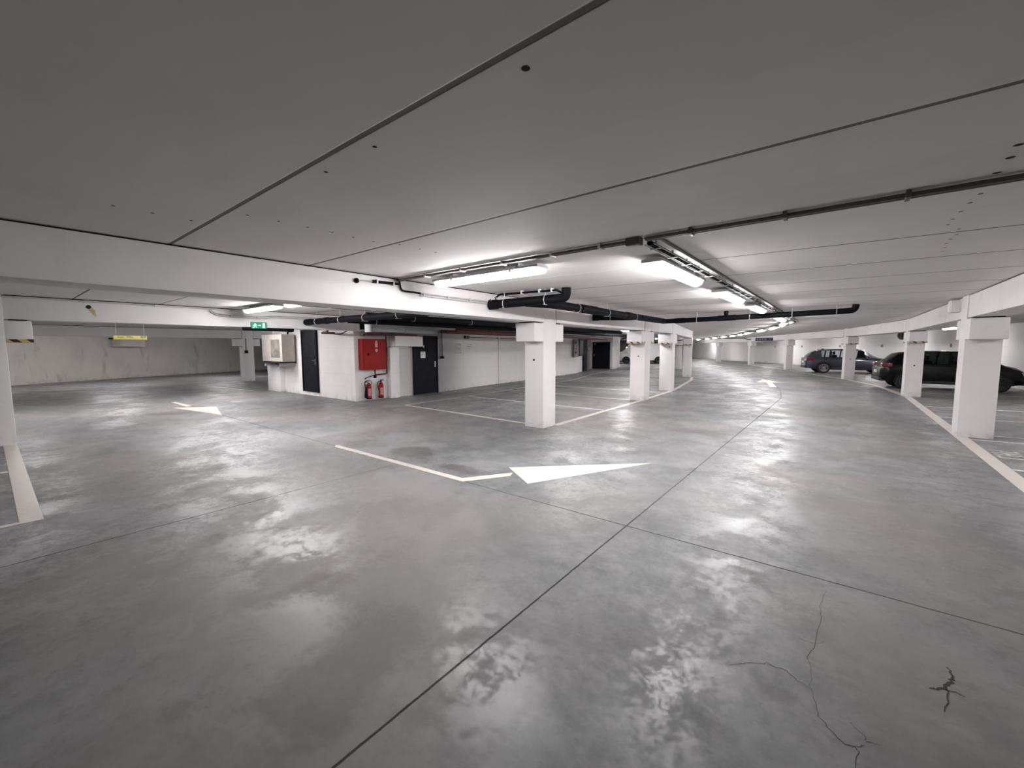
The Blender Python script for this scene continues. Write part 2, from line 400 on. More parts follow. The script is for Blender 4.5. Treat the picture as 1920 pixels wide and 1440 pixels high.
# ------------------------------------------------------------------ columns and beams
def column(cx, cy, rz, label, tape=True, hole=1.36, corb=(-1, 1), s=.45, group='square concrete columns', top=H, hy=-.0):
    t = thing('concrete_column', label, 'column', (cx, cy, 0), rz, group)
    q = s/2
    MB().box(-q, q, -q, q, 0, top, bev=.014).build('shaft', M_CONC, t)
    for sg in corb:
        y0, y1 = (q, q+.30) if sg > 0 else (-q-.30, -q)
        c = MB().box(-q, q, y0-(.02 if sg > 0 else 0), y1+(.02 if sg < 0 else 0), CAP, COR, bev=.022).build('corbel', M_CONC, t)
        MB().box(-q+.05, q-.05, y0+.05, y1-.05, COR-.002, SOF+.002).build('bearing_pad', M_DARK, c)
        if tape:
            MB().box(-q-.003, q+.003, y0-(.003 if sg < 0 else 0), y1+(.003 if sg > 0 else 0), CAP-.003, CAP+.05).build('hazard_tape', M_HAZ if cx < -8 else M_HAZF, c)
    if hole:
        MB().lathe([(.022, 0), (.022, .004)], 14, Matrix.Translation((hy, -q-.002, hole)) @ Matrix.Rotation(PI/2, 4, 'X')).build('form_hole', M_DARK, t)
    return t
def beam(p, q, label, wd=.42, z0=SOF, name='concrete_beam', cat='beam', ext=0):
    p, q = Vector((p[0], p[1], 0)), Vector((q[0], q[1], 0)); L = (q-p).length; a = math.atan2(q.y-p.y, q.x-p.x)
    t = thing(name, label, cat, p, a, 'white concrete ceiling beams')
    MB().box(0, L, -wd/2, wd/2, z0, H-.014, bev=.012).build('beam_body', M_BEAM, t)
    MB().box(.02, L-.02, -wd/2+.03, wd/2-.03, H-.016, H-.0005).build('bearing_strip', M_DARK, t)
    return t
inner = [(-4.82, 7.02, 0), (-4.84, 12.42, 0), (-5.13, 15.82, math.radians(5)), (-6.68, 23.98, math.radians(13))]
labs = ['nearest square white column in the middle of the hall, on the corner of the marked bays',
        'white column with faded hazard tape, just behind the nearest middle column',
        'white column with hazard tape, third of the middle row',
        'slender looking white column at the far end of the middle row']
for i, (x, y, r) in enumerate(inner):
    column(x, y, r, labs[i], tape=(i > 0), hole=(1.36, 1.34, 1.62, 1.62)[i], hy=(0, .03, .12, .08)[i])
column(-9.6, 32.2, math.radians(15), 'pale column seen in the gap between the last two middle columns', hole=0)
outer = [(1.885, 10.9, 0), (1.80, 18.64, math.radians(3)), (.25, 26.62, math.radians(14)), (-3.0, 35.3, math.radians(22)), (-6.55, 43.5, math.radians(27)), (-10.55, 49.4, math.radians(33))]
labs = ['large white column nearest on the right, without tape, black car behind its right edge', 'white column hiding the middle of the black car, tape under its corbel', 'white column in front of the grey estate car',
        'white column just left of the grey estate car', 'small distant white column beneath the dark hanging sign', 'most distant small white column of the right row']
for i, (x, y, r) in enumerate(outer):
    column(x, y, r, labs[i], tape=(i in (1, 2)), hole=(0, 1.0, 1.0, 1.0, 0, 0)[i], s=.45 if i == 0 else .42)
column(-11.08, .02, 0, 'white column cut by the left edge of the picture, striped tape on its corbel', tape=True, hole=0)
column(-23.2, 8.1, 0, 'far left column in front of the stained back wall, cable down its face', tape=False, hole=0, s=.48)

beam((-4.78, -7.9), (-4.78, 6.78), 'large white beam crossing the upper left, from the picture edge to the nearest middle column')
beam((-4.80, 7.26), (-4.84, 12.18), 'white beam between the nearest middle column and the one behind it')
beam((-4.86, 12.66), (-5.10, 15.58), 'short white beam between the second and third middle columns')
beam((-5.16, 16.06), (-6.62, 23.74), 'white beam from the third middle column to the last of that row')
beam((-6.74, 24.22), (-9.5, 31.95), 'distant white beam beyond the last middle column')
beam((1.885, -7.9), (1.885, 10.66), 'white beam entering from the right picture edge onto the largest column')
beam((1.885, 11.14), (1.81, 18.42), 'white beam from the largest right column to the next one')
beam((1.78, 18.86), (.30, 26.40), 'white beam above the black car and the grey estate')
beam((.18, 26.84), (-2.92, 35.08), 'white beam above the rear of the grey estate')
beam((-3.08, 35.52), (-6.45, 43.30), 'distant white beam behind the dark hanging sign')
beam((-6.66, 43.70), (-10.43, 49.2), 'distant white beam between the last two right columns')
beam((-10.68, 49.6), (-15.5, 56.2), 'farthest short white beam of the right row')
beam((-11.08, -7.9), (-11.08, -.204), 'white beam left of the taped left edge column')
beam((-11.08, .244), (-11.08, 6.88), 'second white beam behind the large left one, carrying the green exit sign')
beam((-23.2, -7.9), (-23.2, 7.85), 'low distant beam in front of the stained back wall')
beam((-23.2, 8.36), (-23.2, 16), 'distant beam behind the outdoor unit of the plant room')

# ------------------------------------------------------------------ strip lights
def make_lamp():
    t = thing('strip_light', '', 'ceiling light'); L = .80
    hp = [(-.05, 0), (.05, 0), (.104, -.012), (.104, -.037), (-.104, -.037), (-.104, -.012)]
    hm = MB(); n = len(hp)
    for s0, s1 in ((-L, L),):
        vs = [(s0, y, z-.035) for y, z in hp]+[(s1, y, z-.035) for y, z in hp]
        hm.add(vs, [tuple(range(n)), tuple(range(n, 2*n))[::-1]]+[(i, n+i, n+(i+1) % n, (i+1) % n) for i in range(n)])
    hm.build('housing', M_GREYP, t)
    def half(x0, x1, m, name, sh=1.0):
        pr = [(.076*sh*math.cos(a)*(1+.06*math.sin(a*2)**2), -.0708-.064*sh*math.sin(a)) for a in [PI*k/12 for k in range(13)]]
        b = MB(); k = len(pr)
        b.add([(x0, y, z) for y, z in pr]+[(x1, y, z) for y, z in pr], [(i, i+1, k+i+1, k+i) for i in range(k-1)]+[(k-1, 0, k, 2*k-1)], True)
        b.add([(x0, y, z) for y, z in pr], [tuple(range(k))]); b.add([(x1, y, z) for y, z in pr], [tuple(range(k))[::-1]])
        return b.build(name, m, t)
    half(-L+.05, L-.05, M_LAMP, 'diffuser')
    half(-L+.005, -L+.05, M_LAMPEND, 'end_cap', 1.04); half(L-.05, L-.005, M_LAMPEND, 'end_cap', 1.04)
    for s in (-.5, .5): MB().box(s-.02, s+.02, -.05, .05, -.036, -.0002).build('mounting_bracket', M_GREYP, t)
    for s in (-.45, .45):
        for q in (-.1095, .1045): MB().box(s-.015, s+.015, q, q+.005, -.095, -.05).build('clip', M_CLIP, t)
    return t
lp = make_lamp()
path = [(-1.5, 15.2), (-1.74, 18.0), (-2.35, 20.9), (-3.2, 23.8), (-4.35, 27.4), (-5.2, 30.3), (-6.2, 33.2), (-7.4, 36.2), (-8.7, 39.2), (-10.1, 42.6), (-11.8, 46.2), (-13.6, 49.8), (-15.8, 53.2)]
lamps = [((-3.28, 3.65), 0, 'long lit strip light left of the ceiling conduit junction, nearest to the big beam'),
         ((-1.5, 4.88), PI/2, 'large lit strip light at the start of the cable tray'),
         ((-1.5, 7.70), PI/2, 'second lit strip light along the cable tray'),
         ((-1.5, 10.40), PI/2, 'third lit strip light along the cable tray, before the black pipe'),
         ((-1.5, 14.65), PI/2, 'lit strip light where the row of lights turns left')]
words = ['first', 'second', 'third', 'fourth', 'fifth', 'sixth', 'seventh', 'eighth', 'ninth', 'tenth', 'eleventh']
for i in range(1, len(path)-1):
    a, b = Vector(path[i-1]), Vector(path[i+1]); d = b-a
    lamps.append((path[i], math.atan2(d.y, d.x), 'small distant strip light in the curving row, %s after the turn' % words[i-1]))
lamps += [((-9.42, 3.62), 0, 'lit strip light behind the big left beam, above the green exit sign'),
          ((-7.45, 3.62), 0, 'strip light half hidden by the big left beam, right of the exit sign'),
          ((-8.3, 19.8), PI/2-.03, 'lit strip light above the bays, seen just left of the second middle column'),
          ((3.75, 26.9), PI/2+.15, 'lit strip light above the black car, seen under the right beam'),
          ((4.3, 15.5), PI/2, 'unseen strip light above the right hand bays near the black car'),  # this and the next four: unseen lamps placed to light the right bays
          ((4.3, 8.0), PI/2, 'unseen strip light above the bays behind the largest right column'),
          ((1.6, 33.4), PI/2+.3, 'unseen strip light above the grey estate'),
          ((-1.8, 39.2), PI/2+.45, 'unseen strip light above the far right bays'),
          ((-5.3, 45.0), PI/2+.5, 'unseen strip light above the farthest right bays'),
          ((-14.0, 3.4), 0, 'added strip light hidden behind the second left beam, opposite the plant room door'),  # added lamp, brightens the plant room front
          ((-15.4, 5.0), PI/2, 'added strip light hidden in front of the outdoor unit, behind the second left beam'),  # added lamp, brightens the plant room front and the low distant beam
          ((-5.9, 10.0), PI/2, 'added strip light hidden behind the beam beside the nearest middle column'),  # added with the next one to brighten the plant room side wall
          ((-6.3, 14.6), PI/2, 'added strip light hidden behind the beam between the second and third middle columns'),
          ((-15.3, .2), PI/2, 'added strip light hidden behind the second left beam, above the left lane'),  # added lamp, brightens the face of the low distant beam
          ((-27.0, 8.2), PI/2, 'unseen strip light behind the low distant beam, right part'),  # this and the next two: unseen lamps put in to light the back wall
          ((-25.2, 3.6), PI/2, 'added strip light hidden behind the low distant beam, middle part'),
          ((-25.0, -1.6), PI/2, 'added strip light hidden behind the low distant beam, left part'),
          ((-12.7, 53.6), PI/2+.6, 'added strip light hidden above the last right bays'),  # this and the next two: added to brighten the end of the hall
          ((-14.5, 59.5), PI/2+.6, 'added strip light hidden at the very end of the hall'),
          ((-20.0, 61.0), PI/2+.6, 'added strip light hidden at the far left end of the hall'),
          ((-10.2, 26.0), PI/2+.2, 'added strip light above the bays in front of the black double door'),  # this and the next two: added to light the far bays and van
          ((-13.5, 38.5), PI/2+.4, 'added strip light above the white van'),
          ((-18.5, 41.5), PI/2+.4, 'added strip light left of the white van'),
          ((-20.5, 11.5), PI/2, 'added strip light hidden beyond the outdoor unit')]  # added lamp, no fitting is seen there
for i, ((x, y), a, lab) in enumerate(lamps):
    if i == 0: lp.location = (x, y, H); lp.rotation_euler = (0, 0, a); lp['label'] = lab; lp['group'] = 'ceiling strip lights'
    else: dup(lp, (x, y, H), a, lab)

# ------------------------------------------------------------------ conduits and cable tray
def conduit(name, pts, rs, label, cat, mat=M_CONDUIT, clips=(), offs=((0, 0, 0),), clipm=M_CLIP, cw=.04, group=None, r=.1):
    t = thing(name, label, cat, group=group)
    for o in offs:
        MB().tube([Vector(p)+Vector(o) for p in arc(pts, r)], rs, 10).build('tube', mat, t)
    for (x, y, z, a) in clips:
        MB().box(-.012, .012, -cw, cw, -.022, .022, T3(x, y, z, a), bev=.004).build('clip', clipm, t)
    return t
conduit('ceiling_conduit', [(-1.30, 3.38, H-.026), (6.7, 3.40, H-.026)], .014, 'dark double conduit along the ceiling seam towards the upper right', 'conduit', clips=[(x, 3.40, H-.024, 0) for x in (-.95, -.35, .25, .85, 1.45)], offs=((0, 0, 0), (0, .036, 0)), clipm=M_CONDUIT, cw=.05)
conduit('ceiling_conduit', [(-4.56, 3.38, H-.026), (-1.45, 3.38, H-.026)], .013, 'double conduit above the long strip light, from the big beam to the junction', 'conduit', clips=[(x, 3.40, H-.024, 0) for x in (-4.0, -3.4, -2.8, -2.2, -1.7)], offs=((0, 0, 0), (0, .034, 0)), cw=.045)
t = thing('junction_box', 'small dark junction box where conduit and cable tray meet', 'junction box', (-1.40, 3.40, H-.03))
MB().box(-.06, .06, -.045, .045, -.03, .029, bev=.006).build('box_body', M_CONDUIT, t); MB().box(-.045, .045, -.032, .032, -.036, -.029, bev=.003).build('lid', M_GREYP, t)
conduit('black_cable', [(-4.5, 3.34, 2.475), (-4.54, 3.40, 2.46), (-4.545, 3.42, 2.35), (-4.545, 3.52, 2.345), (-4.545, 3.74, 2.345)], .012, 'black cable looping down the face of the big left beam', 'cable', M_BLACK, r=.06)
conduit('beam_conduit', [(-4.553, 3.74, 2.345), (-4.553, 5.55, 2.345)], .012, 'pale double conduit along the face of the big left beam', 'conduit', M_GREYP, clips=[(-4.55, y, 2.335, PI/2) for y in (3.8, 4.25, 4.7, 5.2)], offs=((0, 0, 0), (0, 0, -.03)), cw=.02)
t = thing('ceiling_detector', 'black stub of pipe and lead on the big left beam, left of the conduit', 'sensor', (-4.57, 2.8, 2.40))
MB().lathe([(.03, 0), (.028, .025), (.012, .04)], 14, Matrix.Rotation(PI/2, 4, 'Y')).build('cap', M_BLACK, t)
MB().tube([(.03, 0, 0), (.03, .08, .012), (.03, .2, .014)], .008, 8).build('lead', M_GREYP, t)
MB().tube([(.03, .2, .014), (.03, .58, .026)], .017, 10).build('sleeve', M_BLACK, t)
for y in (.26, .5): MB().box(.008, .052, y-.008, y+.008, -.004, .045).build('clip', M_CLIP, t)

def tray(pts, label, group='cable trays'):
    t = thing('cable_tray', label, 'cable tray', group=group); P = [Vector((x, y, 0)) for x, y in pts]
    for s in (-.038, .038):
        Q = []
        for i, p in enumerate(P):
            d = (P[min(i+1, len(P)-1)]-P[max(i-1, 0)]).normalized(); n = Vector((d.y, -d.x, 0)); Q.append(p+n*s+Vector((0, 0, H-.055)))
        MB().tube(Q, .0045, 6).build('rail', M_TRAY, t)
    MB().tube([p+Vector((0, 0, H-.045)) for p in P], .022, 8).build('cable_bundle', M_BLACK, t)
    MB().tube([p+Vector((.075, 0, H-.014)) for p in P], .012, 8).build('tube', M_CONDUIT, t)
    acc = .15
    for a, b in zip(P[:-1], P[1:]):
        L = (b-a).length; d = (b-a)/L; ang = math.atan2(d.y, d.x); s = acc
        while s < L:
            p = a+d*s; MB().box(-.009, .009, -.046, .046, H-.068, H-.06, T3(p.x, p.y, 0, ang)).box(-.008, .008, -.006, .006, H-.062, H-.0005, T3(p.x, p.y, 0, ang)).build('rung', M_TRAY, t); s += .45 if len(P) == 2 else 1.2
        acc = .15
    return t
tray([(-1.29, 3.45), (-1.31, 17.0)], 'straight wire cable tray with black cables beside the nearest row of lights')
tray([(-1.32, 17.2), (-1.65, 19), (-2.3, 21.7), (-3.2, 24.6), (-4.15, 27.4), (-5.0, 30.3), (-6.0, 33.2), (-7.2, 36.2), (-8.5, 39.2), (-9.9, 42.6), (-11.6, 46.2)], 'distant cable tray following the curving row of lights')

# ------------------------------------------------------------------ black drain pipes
def hanger(t, x, y, z, r, ang):
    T = T3(x, y, z, ang)
    MB().tube([(0, (r+.004)*math.cos(a), (r+.004)*math.sin(a)) for a in [2*PI*k/20 for k in range(21)]], .006, 6, T, cap=False).box(-.011, .011, -r-.006, r+.006, -r-.007, -r-.002, T).tube([(0, 0, r), (0, 0, H-z-.0005)], .005, 6, T).build('hanger', M_CLIP, t)
def pipe(pts, r, label, hang=(), coup=(), mat=M_BLACK, name='drain_pipe', cat='pipe', bend=.16, group='overhead pipes', seg=18):
    t = thing(name, label, cat, group=group)
    MB().tube(arc(pts, bend), r, seg).build('pipe_run', mat, t)
    for (p, q) in coup:
        MB().tube([p, q], r*1.13, seg).build('coupling', mat, t)
    for h in hang: hanger(t, *h)
    return t
pipe([(-4.565, 5.18, 2.30), (-3.55, 5.42, 2.335), (-3.31, 5.50, 2.35), (-3.31, 5.50, 2.498)], .070, 'thick black pipe from the big beam curving up into the ceiling', [(-4.3, 5.24, 2.309, .23, .065)[:3]+(.065, .23), (-3.62, 5.40, 2.332, .065, .23)],
     [((-4.565, 5.18, 2.30), (-4.42, 5.215, 2.305))])
pipe([(-3.95, 5.36, 2.315), (-3.75, 5.75, 2.305), (-3.73, 9.6, 2.29), (-3.80, 11.35, 2.30)], .07, 'thick black pipe running away beside the second middle column top', [(-3.74, y, z, .07, PI/2) for y, z in ((6.6, 2.302), (7.8, 2.297), (9.2, 2.292))],
     [((-3.74, 6.7, 2.302), (-3.735, 7.3, 2.30)), ((-3.73, 8.7, 2.293), (-3.73, 9.0, 2.292))])
pipe([(-4.55, 8.75, 2.29), (-3.8, 9.35, 2.29), (-3.70, 9.5, 2.29)], .066, 'short black pipe stub joining from the left by the second middle column', [(-4.25, 8.99, 2.29, .066, .67)], [((-4.55, 8.75, 2.29), (-4.45, 8.83, 2.29))])
pipe([(-3.8, 11.45, 2.30), (-3.06, 11.5, 2.31), (.02, 11.5, 2.365), (.15, 11.5, 2.38), (.17, 11.5, 2.498)], .062, 'long straight black pipe crossing the drive under the row of lights', [(x, 11.5, 2.31+.018*(x+3.06), .062, 0) for x in (-3.0, -1.8, -.95, -.15)],
     [((-3.55, 11.47, 2.303), (-3.3, 11.49, 2.307)), ((-2.5, 11.5, 2.32), (-2.1, 11.5, 2.327))])
t = thing('pipe_riser', 'short black vertical pipe stub joining the long crossing pipe to the ceiling', 'pipe'); MB().tube([(-2.32, 11.5, 2.39), (-2.32, 11.5, 2.498)], .045, 14).build('pipe_run', M_BLACK, t); MB().tube([(-2.32, 11.5, 2.44), (-2.32, 11.5, 2.475)], .055, 14).build('coupling', M_BLACK, t)
# small bundle on rods above the first pipe
t = thing('cable_rail', 'thin dark rail hanging below the ceiling above the thick black pipe', 'conduit')
MB().tube(arc([(-4.45, 5.22, 2.42), (-4.40, 5.24, 2.46), (-3.42, 5.42, 2.465), (-3.35, 5.45, 2.42)], .04), .016, 8).build('tube', M_BLACK, t)
for x in (-4.0, -3.7, -3.5): MB().box(x-.012, x+.012, 5.42+(x+3.42)*.18-.03, 5.42+(x+3.42)*.18+.03, 2.44, 2.4995).build('clip', M_CLIP, t)
MB().tube([(-4.50, 5.12, 2.38), (-4.49, 5.17, 2.33), (-4.47, 5.25, 2.36), (-4.46, 5.2, 2.42)], .012, 8).build('cable_loop', M_CONDUIT, t)
# second bay
pipe([(-10.86, 5.2, 2.27), (-5.02, 5.2, 2.262)], .072, 'black pipe behind the big left beam, running above the plant room door', [(x, 5.2, 2.265, .072, 0) for x in (-10.3, -9.2, -8.2, -7.0, -6.0)], [((-10.85, 5.2, 2.27), (-10.6, 5.2, 2.27)), ((-9.9, 5.2, 2.27), (-9.75, 5.2, 2.27))])
pipe([(-9.1, 5.34, 2.26), (-9.0, 6.5, 2.255), (-9.0, 24.0, 2.22)], .075, 'thick black pipe running along the ceiling in front of the plant room wall', [(-9.02, y, 2.25, .075, PI/2) for y in (6.0, 8.0, 10.0, 12.5, 15)])
pipe([(-8.35, 5.34, 2.33), (-8.30, 6.3, 2.33), (-8.3, 18.8, 2.31)], .07, 'black pipe beside the thicker one above the bays', [(-8.3, y, 2.33, .07, PI/2) for y in (6.6, 8.6, 10.6, 13)])
for i, (x, z, lab) in enumerate(((-10.3, 2.14, 'dark red sprinkler pipe nearest the plant room wall'), (-10.0, 2.12, 'dark red sprinkler pipe, middle of three'), (-9.6, 2.15, 'dark red sprinkler pipe, outermost of three'))):
    pipe([(x-.0, 9.3, z), (x-.15, 13, z), (x-.5, 17, z), (x-1.2, 21, z), (x-2.3, 25.6, z)], .065, lab+' above the bays', [(x-.15, 13, z, .065, PI/2+.05)], mat=M_REDP, name='sprinkler_pipe', seg=12)
pipe([(-9.6, 24.2, 2.22), (-11.5, 26.6, 2.22), (-12.4, 28.3, 2.22)], .055, 'dark red pipe bending towards the black double door', (), mat=M_REDP, name='sprinkler_pipe', seg=12)
t = thing('air_duct', 'galvanised rectangular duct on the wall above the red hose cabinet', 'duct', (-10.98, 8.28, 2.21))
MB().box(-.17, .17, -1.2, 1.2, -.125, .125, bev=.008).build('duct_body', M_GALV, t)
for y in (-1.2, 0, 1.2): MB().box(-.18, .18, y-.015, y+.015, -.135, .135).build('flange', M_GALV, t)
for y in (-.95, .55): MB().tube([(0, y, .125), (0, y, .2895)], .006, 6).build('hanger', M_CLIP, t)
t = thing('cable_channel', 'dark red channel and pipes just under the galvanised duct', 'pipe'); 
MB().box(-11.3, -11.12, 7.1, 9.0, 1.99, 2.055, bev=.01).build('channel', M_REDP, t); MB().tube([(-11.0, 7.0, 2.02), (-11.0, 7.9, 2.02)], .035, 10).build('pipe_run', M_REDP, t)
MB().box(-11.49, -11.30, 7.15, 7.3, 1.995, 2.045).box(-11.49, -11.30, 8.6, 8.75, 1.995, 2.045).build('bracket', M_CLIP, t)
t = thing('black_bundle', 'short black foam wrapped bundle at the left end of the galvanised duct', 'pipe'); MB().tube([(-10.92, 6.78, 2.46), (-10.92, 6.80, 2.14)], .09, 14).build('pipe_run', M_BLACK, t); MB().tube([(-10.92, 6.78, 2.499), (-10.92, 6.78, 2.46)], .05, 10).build('collar', M_BLACK, t)
pipe(arc([(-12.35, 6.78, 2.04), (-11.9, 6.72, 2.03), (-11.45, 6.68, 2.12), (-11.2, 6.66, 2.2)], .1), .016, 'black cable sagging from the duct to the plant room wall', (), name='black_cable', cat='cable', seg=8)
pipe([(-12.55, 6.86, 2.08), (-12.40, 6.4, 2.07), (-11.50, 6.1, 2.08), (-11.42, 6.1, 2.3), (-11.42, 6.1, 2.498)], .035, 'small dark red pipe elbow above the white plant room wall', [], [((-12.56, 6.87, 2.08), (-12.50, 6.7, 2.078))], mat=M_REDP, name='sprinkler_pipe', seg=10, bend=.06)
conduit('beam_back_conduit', [(-5.12, 2.36, 2.13), (-5.12, 5.05, 2.13)], .022, 'dark rail just under the back edge of the big left beam', 'conduit', M_BLACK, clips=[(-5.10, y, 2.13, PI/2) for y in (2.75, 3.05, 3.35, 3.7)], cw=.03)
conduit('ceiling_conduit', [(-10.84, -4.0, 2.46), (-10.84, 3.2, 2.46)], .011, 'thin conduit under the ceiling along the second left beam', 'conduit', M_GREYP, clips=[(-10.84, y, 2.46, PI/2) for y in (.2, 1.2, 2.2)], cw=.015)
conduit('beam_conduit', [(-10.84, 3.1, 2.47), (-10.84, 3.2, 2.38), (-10.84, 3.45, 2.35), (-10.84, 4.15, 2.35), (-10.84, 4.4, 2.39), (-10.84, 6.8, 2.39)], .014, 'looped double conduit on the second left beam below the strip light', 'conduit', M_GREYP, clips=[(-10.84, y, 2.34, PI/2) for y in (3.5, 4.05)], offs=((0, 0, 0), (0, .01, -.04)), cw=.03, clipm=M_GREYP)
conduit('foam_bundle', [(-10.82, 3.72, 2.055), (-10.82, 4.85, 2.055)], .04, 'long black foam bundle fixed under the green exit sign', 'pipe', M_BLACK, clips=[(-10.82, 4.7, 2.055, PI/2)], cw=.045, clipm=M_BLACK)

# ------------------------------------------------------------------ signs
def exit_sign():
    t = thing('exit_sign', 'small lit green emergency exit sign with running figure, arrow and door', 'sign', (-10.78, 4.06, 2.145), PI/2)
    MB().box(-.165, .165, .0, .05, -.075, .075, bev=.005).build('sign_box', M_EXITG, t)
    b = MB(); y = -.002
    def q(pts): b.add([(x, y, z) for x, z in pts], [tuple(range(len(pts)))])
    q([(-.105, .03), (-.085, .048), (-.07, .034), (-.088, .018)])                        # head
    q([(-.10, .02), (-.06, .03), (-.075, -.02), (-.105, -.018)])                        # torso
    q([(-.075, .02), (-.04, .005), (-.045, -.006), (-.08, .004)]); q([(-.105, .015), (-.135, -.01), (-.128, -.02), (-.1, .0)])
    q([(-.08, -.015), (-.05, -.035), (-.055, -.055), (-.07, -.05), (-.07, -.038), (-.095, -.02)]); q([(-.105, -.015), (-.12, -.05), (-.145, -.052), (-.145, -.062), (-.11, -.06), (-.09, -.02)])
    q([(-.02, .006), (.015, .006), (.015, .02), (.04, 0), (.015, -.02), (.015, -.006), (-.02, -.006)])   # arrow
    q([(.07, .055), (.125, .055), (.125, -.055), (.07, -.055)])                          # door
    b.build('pictogram', M_EXITW, t, merge=False)
    for x in (-.12, .12): MB().box(x-.01, x+.01, .05, .0715, -.02, .02).build('bracket', M_GREYP, t)
exit_sign()
def glyphs(mb, text_w, x0, y, z0, hgt, n, seed):
    """a row of tiny upright strokes, too small in the photo to be read"""
    r = random.Random(seed); x = x0
    for i in range(n):
        w = text_w/n
        if r.random() > .12:
            mb.box(x, x+w*.22, y-.002, y, z0, z0+hgt)
            mb.box(x+w*.22, x+w*.62, y-.002, y, z0+hgt*r.choice((.0, .4, .8)), z0+hgt*r.choice((.0, .4, .8))+hgt*.2) if r.random() > .3 else None
            if r.random() > .5: mb.box(x+w*.5, x+w*.7, y-.002, y, z0, z0+hgt*r.choice((.6, 1)))
        x += w
t = thing('height_bar', 'yellow hanging height limit bar with dark print, over the far left lane', 'sign', (-16, 2.64, 1.925), PI/2)
MB().box(-.36, .36, -.015, .015, -.055, .055, bev=.006).build('bar', M_YEL, t)
b = MB(); glyphs(b, .14, -.27, -.016, -.02, .045, 3, 3); glyphs(b, .2, -.08, -.016, -.015, .05, 4, 5); b.box(.22, .27, -.018, -.016, -.01, .045).box(.29, .34, -.018, -.016, .0, .045).build('lettering', M_INK, t)
for x in (-.3, .3): MB().tube([(x, 0, .055), (x, 0, .5745)], .004, 6).build('hanger', M_CLIP, t)
t = thing('hanging_sign', 'dark blue hanging sign with small white print, far end of the drive', 'sign', (-4.375, 34.0, 2.157), 0)
MB().box(-.53, .53, -.03, .03, -.11, .11, bev=.006).build('sign_board', M_NAVY, t)
b = MB(); glyphs(b, .10, -.43, -.032, -.05, .10, 1, 2); glyphs(b, .50, -.29, -.032, -.03, .07, 9, 8); glyphs(b, .12, .34, -.032, -.03, .07, 2, 4); b.build('lettering', M_GREYP, t)
for x in (-.4, .4): MB().tube([(x, 0, .11), (x, 0, .3425)], .006, 6).build('hanger', M_CLIP, t)

pipe([(-8.6, 42.4, 2.40), (-7.6, 42.4, 2.42), (-7.0, 42.4, 2.42), (-6.75, 42.4, 2.30), (-6.45, 42.4, 2.28)], .045, 'distant grey pipe with an S bend under the far ceiling', (), mat=M_CONDUIT, name='far_pipe', seg=10)
# ------------------------------------------------------------------ plant room fittings
t = thing('hose_cabinet', 'bright red wall mounted fire hose cabinet with a white pictogram', 'cabinet', (-11.5, 7.44, .95))
MB().box(0.001, .25, -.41, .40, 0, .94, bev=.012).build('cabinet_body', M_RED, t)
dd = MB().box(.25, .268, -.385, .385, .03, .91, bev=.006).build('door', M_RED, t)
MB().lathe([(.035, 0), (.035, .012), (.015, .03)], 16, Matrix.Translation((.268, -.24, .47)) @ Matrix.Rotation(PI/2, 4, 'Y')).build('latch', M_BLACK, dd)
b = MB(); y0 = .05; X = .2695
def qq(b, pts): b.add([(X, y, z) for y, z in pts], [tuple(range(len(pts)))])
qq(b, [(y0-.042, .68), (y0+.042, .68), (y0+.045, .80), (y0+.022, .88), (y0-.022, .88), (y0-.045, .80)]); qq(b, [(y0-.045, .61), (y0-.0, .65), (y0+.045, .61), (y0+.045, .57), (y0, .53), (y0-.045, .57)])
b.build('pictogram', plain('pale_pink_print', (.75, .42, .40), .5), dd, merge=False)
pipe([(-11.36, 7.93, 2.05), (-11.36, 7.93, .80), (-11.36, 7.50, .78), (-11.36, 7.50, .94)], .022, 'dark red supply pipe looping below the hose cabinet', (), mat=M_REDP, name='supply_pipe', seg=10, bend=.05)
t = thing('pipe_valve', 'small dark valve and hose under the hose cabinet', 'valve'); MB().tube(arc([(-11.34, 7.49, .775), (-11.34, 7.40, .76), (-11.38, 7.2, .70), (-11.38, 7.15, .66)], .05), .012, 8).build('hose', M_BLACK, t); MB().box(-11.37, -11.31, 7.44, 7.52, .68, .765, bev=.01).build('valve_body', M_BLACK, t)
def extinguisher(x, y, label, co2):
    t = thing('fire_extinguisher', label, 'fire extinguisher', (x, y, .05), 0, 'fire extinguishers')
    MB().lathe([(.068, 0), (.075, .02), (.075, .40), (.065, .45), (.035, .485), (.022, .50)], 24).build('cylinder', M_RED, t)
    MB().lathe([(.078, -.004), (.078, .035)], 24).build('base_ring', M_BLACK, t)
    MB().box(-.02, .02, -.02, .02, .50, .535).box(-.012, .012, -.02, .10, .535, .55).box(-.012, .012, -.02, .09, .565, .577).build('valve_handle', M_BLACK if not co2 else M_CLIP, t)
    b = MB()
    for k in range(7):
        a0, a1 = -.9+k*.18, -.9+(k+1)*.18
        b.add([(.0762*math.cos(a), .0762*math.sin(a), z) for a, z in ((a0, .10), (a1, .10), (a1, .32), (a0, .32))], [(0, 1, 2, 3)])
    b.build('label_panel', plain('red_white_label', (.55, .25, .24), .5), t)
    if co2:
        MB().tube(arc([(0, -.02, .52), (.03, -.14, .55), (.04, -.16, .44), (.03, -.13, .36)], .05), .013, 8).build('hose', M_BLACK, t)
        MB().tube([(.03, -.12, .38), (.03, -.13, .05)], [.02, .045], 14).build('horn', M_BLACK, t)
        MB().tube([(.05*math.cos(a)+.05, -.05+.09*math.cos(a), .50+.08*math.sin(a)) for a in [2*PI*k/20 for k in range(21)]], .008, 6, cap=False).build('hose_loop', M_BLACK, t)
    else:
        MB().tube(arc([(0, -.02, .52), (.02, -.12, .52), (.03, -.135, .36), (.03, -.085, .16)], .05), .010, 8).build('hose', M_BLACK, t)
    MB().box(-.13, -.05, -.03, .03, .33, .37).box(-.13, -.05, -.03, .03, .02, .05).build('wall_bracket', M_BLACK, t)
    return t
